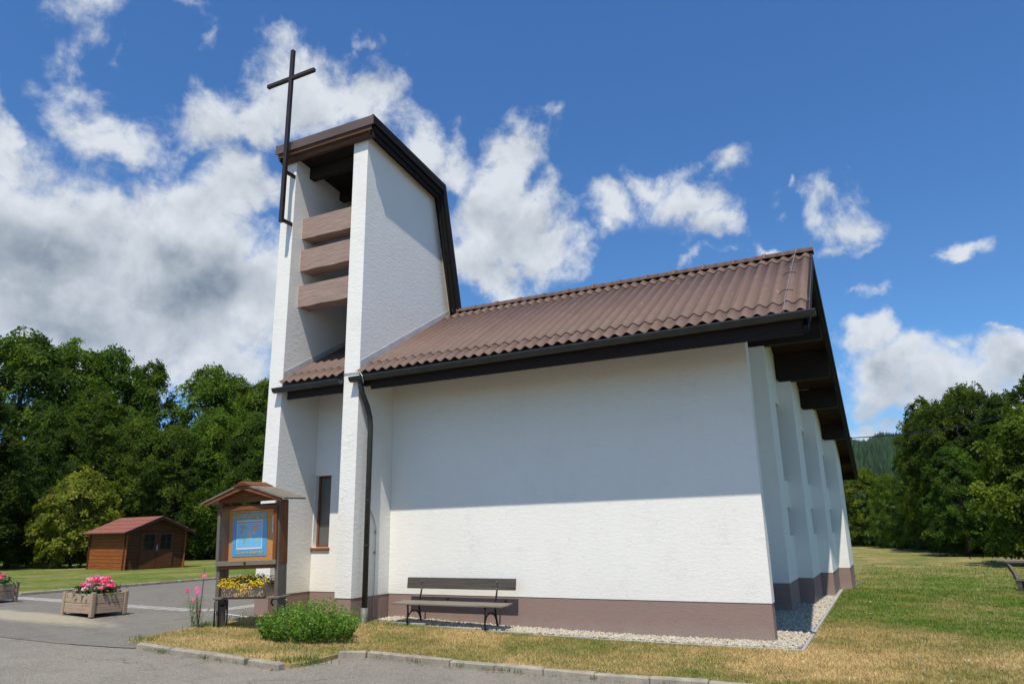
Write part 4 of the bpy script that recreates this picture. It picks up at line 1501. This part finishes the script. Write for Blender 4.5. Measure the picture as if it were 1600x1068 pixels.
def geraniums(loc, rz, label, seed, spots):
    rn = np.random.default_rng(seed)
    rnd = random.Random(seed)
    o = empty('geraniums', loc, rz, label=label, cat='flowers', group='pink geraniums in the planters')
    n = 1500
    C = np.stack([rn.normal(0, .20, n), rn.normal(0, .13, n), rn.uniform(0, .16, n)], 1)
    N = np.stack([C[:, 0]*2, C[:, 1]*2, np.full(n, 1.0)], 1)+rn.normal(0, .5, (n, 3))
    V = leaf_quads(C, N, rn.uniform(.018, .036, n), .9, rn)
    link('foliage', np_mesh('foliage', V, 4, MT['plantleaf'], np.array([.035, .095, .02])*rn.uniform(.6, 1.5, (n, 1))), o)
    pal = [(.85, .09, .26), (.88, .30, .50), (.84, .14, .28), (.90, .42, .60)]
    for (x, y, z) in spots:
        c = np.array(pal[rnd.randrange(4)])
        k = 46
        d = rn.normal(size=(k, 3)); d[:, 2] = np.abs(d[:, 2])*.9-.15
        d /= np.linalg.norm(d, axis=1, keepdims=True)
        r = rnd.uniform(.050, .068)
        V = leaf_quads(np.array([x, y, z])+d*r*np.array([1, 1, .75]), d+rn.normal(0, .25, (k, 3)), rn.uniform(.011, .018, k), .95, rn)
        V2 = leaf_quads(np.array([x, y, z])+d*r*.6, d, rn.uniform(.016, .022, k), .95, rn)
        V = np.concatenate([V, V2])
        link('blossom', np_mesh('blossom', V, 4, MT['petal'], c*rn.uniform(.7, 1.25, (2*k, 1))), o)
        MB().tube([(x*.6, y*.6, .02), (x, y, z-.02)], .004, 4, False).build('stem', flat_stem, o)
    return o
flat_stem = flat('geranium_stem', (.07, .14, .03))
def gspots(seed, n=24, skew=-.03):
    r = random.Random(seed)
    s = []
    while len(s) < n:
        x, y = r.uniform(-.36, .36), r.uniform(-.24, .24)
        q = (x/.38)**2+(y/.26)**2
        if q > 1: continue
        z = .08+.23*(1-q)+r.uniform(-.02, .03)
        if all((x-a)**2+(y-b)**2+(z-c)**2 > .0048 for a, b, c in s): s.append((x, y, z))
    return s
pz = hgt(-11.2)+.008
planter((-11.22, -2.34, pz), math.radians(-4), 'bleached wooden planter standing free on the forecourt with the whole box in view')
geraniums((-11.22, -2.34, pz+.33), math.radians(-4), 'pink geraniums heaped in the planter that is wholly in view', 5, gspots(5)+[(.40, .0, .16), (.33, -.12, .12), (.22, .05, .27)])
planter((-15.28, -1.96, .358), math.radians(6), 'second wooden planter cut by the left picture edge')
geraniums((-15.28, -1.96, .358+.33), math.radians(6), 'pink geraniums in the planter cut by the left picture edge', 6, gspots(8))

# ------------------------------------------------------------------ shed
def shed():
    A = Vector((-25.14, 8.12)); B = Vector((-24.77, 10.51)); C = Vector((-27.95, 8.63))
    yv = (B-A).normalized()
    ang = math.atan2(yv.y, yv.x)-PI/2          # local y runs along the front
    o = empty('garden_shed', (A.x, A.y, .36), ang, label='small orange brown log shed with red roof under the trees', cat='shed')
    D, Wd = 2.85, 2.42                            # depth (to -x) and front width (y)
    ez, az_ = 1.50, 2.02
    nlog = 11
    lh = ez/nlog
    for k in range(nlog):
        z0, z1 = k*lh+.002, (k+1)*lh-.004
        for yy in (0, Wd):
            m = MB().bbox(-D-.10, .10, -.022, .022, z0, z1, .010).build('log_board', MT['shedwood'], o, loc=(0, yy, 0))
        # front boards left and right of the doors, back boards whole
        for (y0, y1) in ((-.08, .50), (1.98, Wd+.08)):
            MB().bbox(y0, y1, -.022, .022, z0, z1, .010).build('log_board', MT['shedwood_shade'], o, loc=(0, 0, 0.003), rot=(0, 0, PI/2))
        MB().bbox(-.08, Wd+.08, -.022, .022, z0, z1, .010).build('log_board', MT['shedwood_shade'], o, loc=(-D, 0, 0.003), rot=(0, 0, PI/2))
    ng = 4
    for xx in (0, -D):
        for k in range(ng):
            z0 = ez+(az_-ez)*k/ng; z1 = ez+(az_-ez)*(k+1)/ng-.004
            t0 = (z0-ez)/(az_-ez); t1 = (z1-ez)/(az_-ez)
            mb = MB().prism([(Wd/2*t0, z0), (Wd-Wd/2*t0, z0), (Wd-Wd/2*t1, z1), (Wd/2*t1, z1)], 'x', -.02, .02)
            mb.build('log_board', MT['shedwood_shade'], o, loc=(xx, 0, 0))
    # roof
    oy, ox = .28, .34
    sl_ = (az_-ez)/(Wd/2)
    for s in (0, 1):
        nrow = 4
        for k in range(nrow):
            t0, t1 = k/nrow, (k+1)/nrow
            def pt(t, dz):
                yy = Wd/2-(Wd/2+oy)*t if s == 0 else Wd/2+(Wd/2+oy)*t
                return (yy, az_+.05-(Wd/2+oy)*t*sl_+dz)
            MB().prism([pt(t0, 0.0), pt(t1, 0.004), pt(t1, .030), pt(t0, .012)], 'x', -D-.2, ox).build('roof_felt', MT['shedroof'], o)
        yy = -oy if s == 0 else Wd+oy
        z_e = az_+.05-(Wd/2+oy)*sl_
        MB().prism([(Wd/2, az_+.04), (yy, z_e-.005), (yy, z_e-.11), (Wd/2, az_-.07)], 'x', ox-.002, ox+.02).build('barge_board', MT['darkwood_y'], o)
        MB().box(-D-.2, ox, yy-.012, yy+.012, z_e-.06, z_e-.002).build('eave_board', MT['darkwood'], o)
    # double door
    door = MB().bbox(.50, 1.98, -.03, .02, .02, ez-.02, .004).build('door_frame', MT['shedwood_shade'], o, loc=(.0, 0, 0), rot=(0, 0, PI/2))
    for s in (0, 1):
        y0 = .56+s*.69
        dm = MB().bbox(y0, y0+.67, -.015, .015, .05, ez-.06, .004).build('door', MT['shedwood_shade'], o, loc=(.045, 0, 0), rot=(0, 0, PI/2))
        for a in (0, 1):
            for b in (0, 1):
                yy = y0+.12+a*.225; zz = .78+b*.30
                MB().box(.062, .070, yy, yy+.20, zz, zz+.27).build('pane', MT['darkglass'], o)
        for (ya, yb, za, zb) in ((.10, .335, .755, .775), (.10, .57, 1.055, 1.075)):
            pass
        MB().box(.0615, .078, y0+.322, y0+.343, .76, 1.37).build('glazing_bar', MT['shedwood_shade'], o)
        MB().box(.0617, .0775, y0+.10, y0+.57, 1.052, 1.078).build('glazing_bar', MT['shedwood_shade'], o)
    MB().bbox(.06, .10, 1.20, 1.24, .74, .96, .004).build('handle', MT['greymetal'], o)
    MB().bbox(-D-.1, .75, -.12, Wd+.35, -.08, -.002, .01).build('concrete_slab', MT['slabedge'], o)
shed()

# ------------------------------------------------------------------ far bench on the right lawn
def lawn_seat():
    o = empty('log_bench', (4.05, 10.1, .045), math.radians(-14), label='weathered grey timber bench on the lawn cut by the right picture edge', cat='bench')
    MB().bbox(-.28, 2.3, .28, .37, .60, .69, .02).build('backrest', MT['greywood_x'], o)
    MB().bbox(-.30, -.12, .20, .40, .615, .70, .03).build('armrest', MT['greywood_x'], o)
    for i in range(3):
        MB().bbox(.08, 2.3, -.24+i*.165, -.09+i*.165, .215, .26, .01).build('seat_board', MT['darkgreywood_x'], o)
    for xx in (0.12, 2.0):
        MB().prism([(-.26, 0), (-.26, .21), (.28, .21), (.28, 0), (.14, 0), (.10, .10), (0, .14), (-.10, .10), (-.14, 0)], 'x', xx, xx+.09).build('leg', MT['darkgreywood_x'], o)
        MB().tube([(xx+.02, .24, .02), (xx-.08, .30, .35), (xx-.20, .33, .62)], [.06, .055, .05], 4).build('back_post', MT['greywood_z'], o)
lawn_seat()

# ------------------------------------------------------------------ trees
def crown_mesh(name, seed, R, Hh, z0, n_lobe, n_spray, n_leaf, leaf, pal, flat_=.35, power=1.0, low=True, spray=.5):
    """crown of leaf sprays: lobes on an uneven ellipsoid, each lobe made of tilted discs of leaves"""
    rn = np.random.default_rng(seed)
    V, Cc = [], []
    pal = np.array(pal)
    for i in range(n_lobe):
        t = rn.uniform(0, 1)**power if not low else (i+.5)/n_lobe
        zc = z0+(Hh-z0)*(.04+.90*t)
        prof = math.sin(PI*min(1, max(.0, .18+.80*t)))**.62
        a = rn.uniform(0, 6.28)
        rr = R*prof*rn.uniform(.35, .85)
        c = np.array([math.cos(a)*rr, math.sin(a)*rr, zc])
        lr = R*rn.uniform(.20, .42)*(1.08-.5*t)
        ns = int(n_spray*rn.uniform(.7, 1.3))
        base = pal[rn.integers(len(pal))]*rn.uniform(.8, 1.2)
        for s in range(ns):
            d = rn.normal(size=3); d[2] = d[2]*.9+.2
            d /= np.linalg.norm(d)
            sc = c+d*lr*rn.uniform(.5, 1.25)*np.array([1, 1, .9])
            if rn.uniform() < .38:
                # sprays that belong to no lobe fill and roughen the outline
                tz = rn.uniform(0, 1); az2 = rn.uniform(0, 6.28)
                pr = math.sin(PI*min(1, .16+.82*tz))**.7*R*rn.uniform(.55, 1.08)
                sc = np.array([math.cos(az2)*pr, math.sin(az2)*pr, z0+(Hh-z0)*(.03+.97*tz)+rn.normal(0, .1)])
                d = np.array([math.cos(az2), math.sin(az2), rn.uniform(-.3, .9)]); d /= np.linalg.norm(d)
            # spray disc: tips hang outward
            nrm = np.array([d[0]*.95, d[1]*.95, .55+abs(d[2])*.3])+rn.normal(0, .32, 3)
            nrm /= np.linalg.norm(nrm)
            u = np.cross(nrm, rn.normal(size=3)); u /= np.linalg.norm(u)
            w = np.cross(nrm, u)
            m = n_leaf
            q = rn.normal(0, .5, (m, 2))*spray*rn.uniform(.6, 1.2)
            p = sc+q[:, :1]*u+q[:, 1:]*w+nrm*rn.normal(0, .06, (m, 1))-np.array([0, 0, 1])*(np.sum(q*q, 1)[:, None]*.35)
            N = nrm+rn.normal(0, .55, (m, 3))
            V.append(leaf_quads(p, N, rn.uniform(.6, 1.25, m)*leaf, .62, rn))
            Cc.append(np.tile(base, (m, 1))*rn.uniform(.72, 1.32, (m, 1))*rn.uniform(.85, 1.15))
    V = np.concatenate(V); Cc = np.concatenate(Cc)
    return np_mesh(name, V, 4, MT['leaf'], Cc)


def trunk_mesh(seed, H, r, lean=.3, limbs=8):
    rnd = random.Random(seed)
    mb = MB()
    pts = [(0, 0, -.1)]
    x = y = 0
    for k in range(1, 7):
        x += rnd.uniform(-lean, lean)*.4; y += rnd.uniform(-lean, lean)*.4
        pts.append((x, y, H*k/6))
    mb.tube(pts, [r*1.25, r, r*.85, r*.7, r*.5, r*.32, r*.12], 9)
    for i in range(limbs):
        t = rnd.uniform(.25, .85)
        k = int(t*6)
        p = Vector(pts[k]).lerp(Vector(pts[min(6, k+1)]), t*6-k)
        a = rnd.uniform(0, 6.28)
        ln = H*.28*(1.1-t)+.8
        d = Vector((math.cos(a), math.sin(a), .75))
        q = p+d*ln*.5+Vector((0, 0, .1))
        e = p+d*ln+Vector((rnd.uniform(-.3, .3), rnd.uniform(-.3, .3), .4))
        mb.tube([p, q, e], [r*.42*(1.1-t)+.02, r*.22, .015], 6)
    return mb.mesh('trunk', MT['bark'], True)

G1 = [(.052, .092, .008), (.068, .115, .010), (.042, .075, .009), (.085, .125, .012)]
G2 = [(.078, .122, .010), (.098, .140, .012), (.062, .102, .010)]
G3 = [(.165, .205, .020), (.205, .235, .026), (.135, .170, .018), (.245, .250, .034)]
CW = {
    'broad': (crown_mesh('crown', 1, 3.7, 10.2, .8, 44, 15, 105, .080, G1, spray=.50), trunk_mesh(1, 9, .24)),
    'dense': (crown_mesh('crown', 2, 3.2, 10.4, .5, 44, 15, 105, .078, G1, spray=.45), trunk_mesh(2, 9, .22)),
    'loose': (crown_mesh('crown', 3, 3.0, 11.0, 2.2, 36, 13, 90, .078, G2, spray=.55), trunk_mesh(3, 10, .20)),
    'layered': (crown_mesh('crown', 4, 3.4, 10.6, .4, 46, 14, 105, .075, G2, spray=.66), trunk_mesh(4, 9.5, .20)),
    'tall': (crown_mesh('crown', 7, 2.7, 11.0, .6, 44, 14, 100, .076, G1+G2, spray=.42), trunk_mesh(7, 10, .20)),
    'pale': (crown_mesh('crown', 5, 3.4, 7.4, .5, 36, 14, 100, .085, [(.10, .145, .014), (.13, .17, .018), (.08, .12, .012)], spray=.45), trunk_mesh(5, 6, .16)),
    'shrub': (crown_mesh('crown', 6, 2.15, 4.2, .35, 46, 14, 75, .070, G3, spray=.26), trunk_mesh(6, 3.2, .07, limbs=12)),
}


def tree(kind, az_deg, D, Hh, z, label, name='deciduous_tree', wide=1.0, group=None, rz=None, base={'broad': 10.2, 'dense': 10.4, 'loose': 11.0, 'layered': 10.6, 'pale': 7.4, 'tall': 11.0, 'shrub': 4.2}):
    a = math.radians(az_deg)
    x, y = CAM_POS.x+D*math.sin(a), CAM_POS.y+D*math.cos(a)
    o = empty(name, (x, y, z), rz if rz is not None else random.uniform(0, 6.28), label=label, cat='tree', group=group)
    s = Hh/base[kind]
    o.scale = (s*wide, s*wide, s)
    link('crown', CW[kind][0], o)
    link('trunk', CW[kind][1], o)
    return o


def azd(px): return math.degrees(YAW+math.atan((px-800)/1153.0))
def hfor(px, D, ytop):
    dc = D*math.cos(math.atan((px-800)/1153.0))
    hz = 829+.018*(800-px)
    return 1.6+(hz-ytop)/1153.0*dc
ZL = .37
LT = [
    # px, D, ytop, kind, wide, label
    (-150, 42, 640, 'broad', 1.0, 'broad tree left of the yellow green shrub beyond the picture edge'),
    (-75, 39, 600, 'dense', 1.1, 'large dark tree at the left picture edge with a thick trunk'),
    (55, 44, 640, 'dense', .95, 'dark bushy tree directly behind the yellow green shrub'),
    (120, 46, 605, 'tall', 1.1, 'middle sized tree behind the right side of the yellow green shrub'),
    (195, 45, 655, 'layered', .95, 'layered tree behind the left half of the log shed'),
    (255, 44, 668, 'broad', .95, 'dense tree right behind the gable of the log shed'),
    (318, 45, 640, 'layered', .95, 'layered tree between the log shed and the notice board'),
    (380, 44, 650, 'broad', .95, 'tree directly left of the bell tower above the notice board roof'),
    (450, 45, 640, 'dense', 1.0, 'tree hidden mostly by the bell tower'),
    (530, 46, 640, 'broad', 1.0, 'tree behind the nave next to the bell tower'),
    (640, 48, 660, 'layered', 1.0, 'tree standing behind the nave roof'),
    (-10, 52, 515, 'broad', 1.0, 'tallest tree at the far left of the skyline'),
    (75, 53, 528, 'loose', .95, 'thin crowned tree second from the left on the skyline'),
    (140, 54, 541, 'dense', .9, 'dark skyline tree above the yellow green shrub'),
    (205, 54, 560, 'tall', .85, 'skyline tree just left of the gap of sky'),
    (300, 54, 568, 'loose', .95, 'feathery skyline tree just right of the gap of sky'),
    (345, 56, 585, 'layered', .8, 'lower skyline tree above the notice board'),
    (398, 55, 590, 'loose', .9, 'sparse skyline tree touching the bell tower'),
]
for (p, D, yt, k, w, lab) in LT:
    tree(k, azd(p), D, hfor(p, D, yt)-ZL, ZL, lab, wide=w, group='trees of the wood on the left')
t = tree('shrub', azd(110), 38.0, hfor(110, 38.0, 742)-ZL, ZL, 'rounded yellow green shrub like tree left of the log shed', wide=.86)
t = tree('dense', azd(10), 40, hfor(10, 40, 742)-ZL, ZL, 'small green tree at the left picture edge before the dark wood', wide=1.25)
RTr = [
    (1352, 62, 738, 'pale', 1.1, 'low round tree just right of the church gable'),
    (1390, 56, 742, 'layered', .9, 'bushy green tree below the hill'),
    (1462, 49, 622, 'tall', .88, 'tall narrow leaning tree beside the view of the hill'),
    (1482, 47, 632, 'broad', .85, 'tall tree in the middle of the right hand group'),
    (1540, 46, 603, 'broad', .85, 'tallest dark tree of the right hand group'),
    (1600, 43, 615, 'dense', .9, 'dark tree at the right picture edge behind the pale leaved one'),
    (1500, 42, 700, 'dense', 1.1, 'lower dark tree in front of the tallest one'),
    (1438, 52, 722, 'broad', .9, 'lower spreading tree left of the pale leaved one'),
    (1640, 33, 640, 'pale', .95, 'pale leaved tree above the bench at the right edge'),
    (1700, 34, 560, 'broad', 1.0, 'big tree outside the right picture edge'),
    (1310, 70, 745, 'dense', 1.1, 'low tree partly hidden behind the church'),
    (1260, 72, 745, 'broad', 1.1, 'tree wholly behind the church gable'),
]
for (p, D, yt, k, w, lab) in RTr:
    tree(k, azd(p), D, hfor(p, D, yt), 0.03, lab, wide=w, group='trees at the edge of the right lawn')

# hedge-like undergrowth closing the view under the crowns
def undergrowth(name, pts, h0, h1, seed, label, n=9000):
    rn = np.random.default_rng(seed)
    P = []
    for (p, D) in pts: P.append((CAM_POS.x+D*math.sin(math.radians(azd(p))), CAM_POS.y+D*math.cos(math.radians(azd(p)))))
    P = np.array(P)
    k = rn.integers(0, len(P)-1, n)
    t = rn.uniform(0, 1, n)[:, None]
    B = P[k]*(1-t)+P[k+1]*t
    z = rn.uniform(0, 1, n)
    C = np.stack([B[:, 0]+rn.normal(0, .9, n), B[:, 1]+rn.normal(0, .9, n), h0+(h1-h0)*z], 1)
    V = leaf_quads(C, rn.normal(size=(n, 3))+[.2, -.5, .6], rn.uniform(.12, .24, n), .7, rn)
    c = np.array([.040, .075, .014])*rn.uniform(.6, 1.4, (n, 1))
    tag(link(name, np_mesh(name, V, 4, MT['leaf'], c)), label, 'undergrowth', kind='stuff')
undergrowth('undergrowth', [(-300, 50), (-60, 50), (60, 50), (200, 49), (330, 49), (450, 50), (700, 56)], .35, 6.6, 31, 'dark undergrowth below the trees of the left wood', 26000)
undergrowth('undergrowth', [(1200, 76), (1330, 68), (1400, 60), (1460, 53), (1540, 46), (1640, 42), (1760, 40)], .0, 3.4, 32, 'dark undergrowth below the trees beyond the right lawn', 22000)

# ------------------------------------------------------------------ the far hill
def ridge_h(x, y):
    base = 112*np.clip((y-420)/760, 0, 1)**1.15
    n = 12*np.sin(x*.0043+1.2)+8*np.sin(x*.011+y*.004)+4*np.sin(x*.027+2)
    drop = np.clip((x-60)/900, 0, 1)*20
    return base+(n+5*np.sin(x*.061+y*.01)+3*np.sin(x*.13)-drop)*np.clip((y-420)/500, 0, 1)


def hill():
    xs = np.linspace(-2200, 2200, 111); ys = np.linspace(400, 1700, 40)
    X, Y = np.meshgrid(xs, ys, indexing='ij')
    Z = np.where(Y < 1250, ridge_h(X, Y), ridge_h(X, np.full_like(Y, 1250))-(Y-1250)*.1)-.5
    v = np.stack([X, Y, Z], 2).reshape(-1, 3)
    k = len(ys)
    f = [(i*k+j, (i+1)*k+j, (i+1)*k+j+1, i*k+j+1) for i in range(len(xs)-1) for j in range(k-1)]
    m, g, p, _ = mat('hill_ground')
    P = wpos(g)
    c = g.mix(g.mapr(g.noise(P, .006, 4, .6), .50, .56), (.020, .038, .014), (.13, .17, .05))
    g.put(p.inputs['Base Color'], c)
    p.inputs['Roughness'].default_value = .95
    me = MB().add(v.tolist(), f).mesh('hill', m, True)
    tag(link('hill', me), kind='structure')
    # conifers covering it
    rn = np.random.default_rng(8)
    n = 24000
    x = rn.uniform(-420, 520, n); y = 430+rn.uniform(0, 1, n)**.8*820
    ok = (np.sin(x*.02+y*.013)+np.sin(x*.011-y*.021)) > -1.25
    x, y = x[ok], y[ok]; n = len(x)
    z = ridge_h(x, y)-1
    hh = rn.uniform(8, 17, n); r = hh*rn.uniform(.16, .26, n)
    seg = 5
    V = []
    a0 = rn.uniform(0, 6.28, n)
    for s in range(seg):
        a, b = a0+2*PI*s/seg, a0+2*PI*(s+1)/seg
        jr = rn.uniform(.75, 1.2, n)
        V.append(np.stack([np.stack([x+np.cos(a)*r*jr, y+np.sin(a)*r*jr, z+hh*.08], 1), np.stack([x+np.cos(b)*r, y+np.sin(b)*r, z+hh*.08], 1), np.stack([x, y, z+hh], 1)], 1))
    V = np.stack(V, 1).reshape(-1, 3)
    c = np.array([.030, .072, .020])*rn.uniform(.6, 1.8, (n, 1))
    c = np.repeat(c, seg, axis=0)
    tag(link('hillside_forest', np_mesh('hillside_forest', V, 3, MT['leaf'], c)), 'dark conifer forest covering the far hill', 'forest', kind='stuff')
hill()

# ------------------------------------------------------------------ power line on the right
def power_line():
    a = Vector((-4.6, 40.0, 7.75)); b = Vector((6.6, 24.0, 6.2))
    def at(px, py, yy):
        d = fwd*FPX+r2*(px-800)-u2*(py-534)
        return CAM_POS+d*((yy-CAM_POS.y)/d.y)
    A, B, C = at(1322, 684, 34), at(1460, 672, 29), at(1610, 640, 24)
    pts = []
    e0 = A+(A-B)*1.2+Vector((0, 0, .6)); e1 = C+(C-B)*2.0
    for i in range(41):
        t = i/40*2-.0
        if t <= 1: p = A.lerp(B, t)
        else: p = B.lerp(C, t-1)
        # smooth parabola through A,B,C
        u = t/2
        p = A*(1-u)*(1-2*u)+B*4*u*(1-u)+C*u*(2*u-1)
        pts.append(p)
    o = MB().tube([e0]+pts+[e1], .027, 5).build('power_line', MT['blackcable'])
    tag(o, 'black overhead cable sagging in front of the trees on the right', 'cable')
power_line()

# ------------------------------------------------------------------ the air between here and the hill
def haze():
    m = bpy.data.materials.new('haze')
    m.use_nodes = True
    for n in list(m.node_tree.nodes): m.node_tree.nodes.remove(n)
    g = NT(m.node_tree)
    out = g.node('ShaderNodeOutputMaterial')
    v = g.node('ShaderNodeVolumePrincipled')
    v.inputs['Color'].default_value = (.80, .88, 1.0, 1)
    v.inputs['Density'].default_value = 0.00005
    v.inputs['Anisotropy'].default_value = 0.0
    g.l.new(v.outputs[0], out.inputs['Volume'])
    o = MB().box(-3050, 3050, -320, 3050, -1.2, 190).build('haze', m)
    tag(o, kind='stuff')
haze()
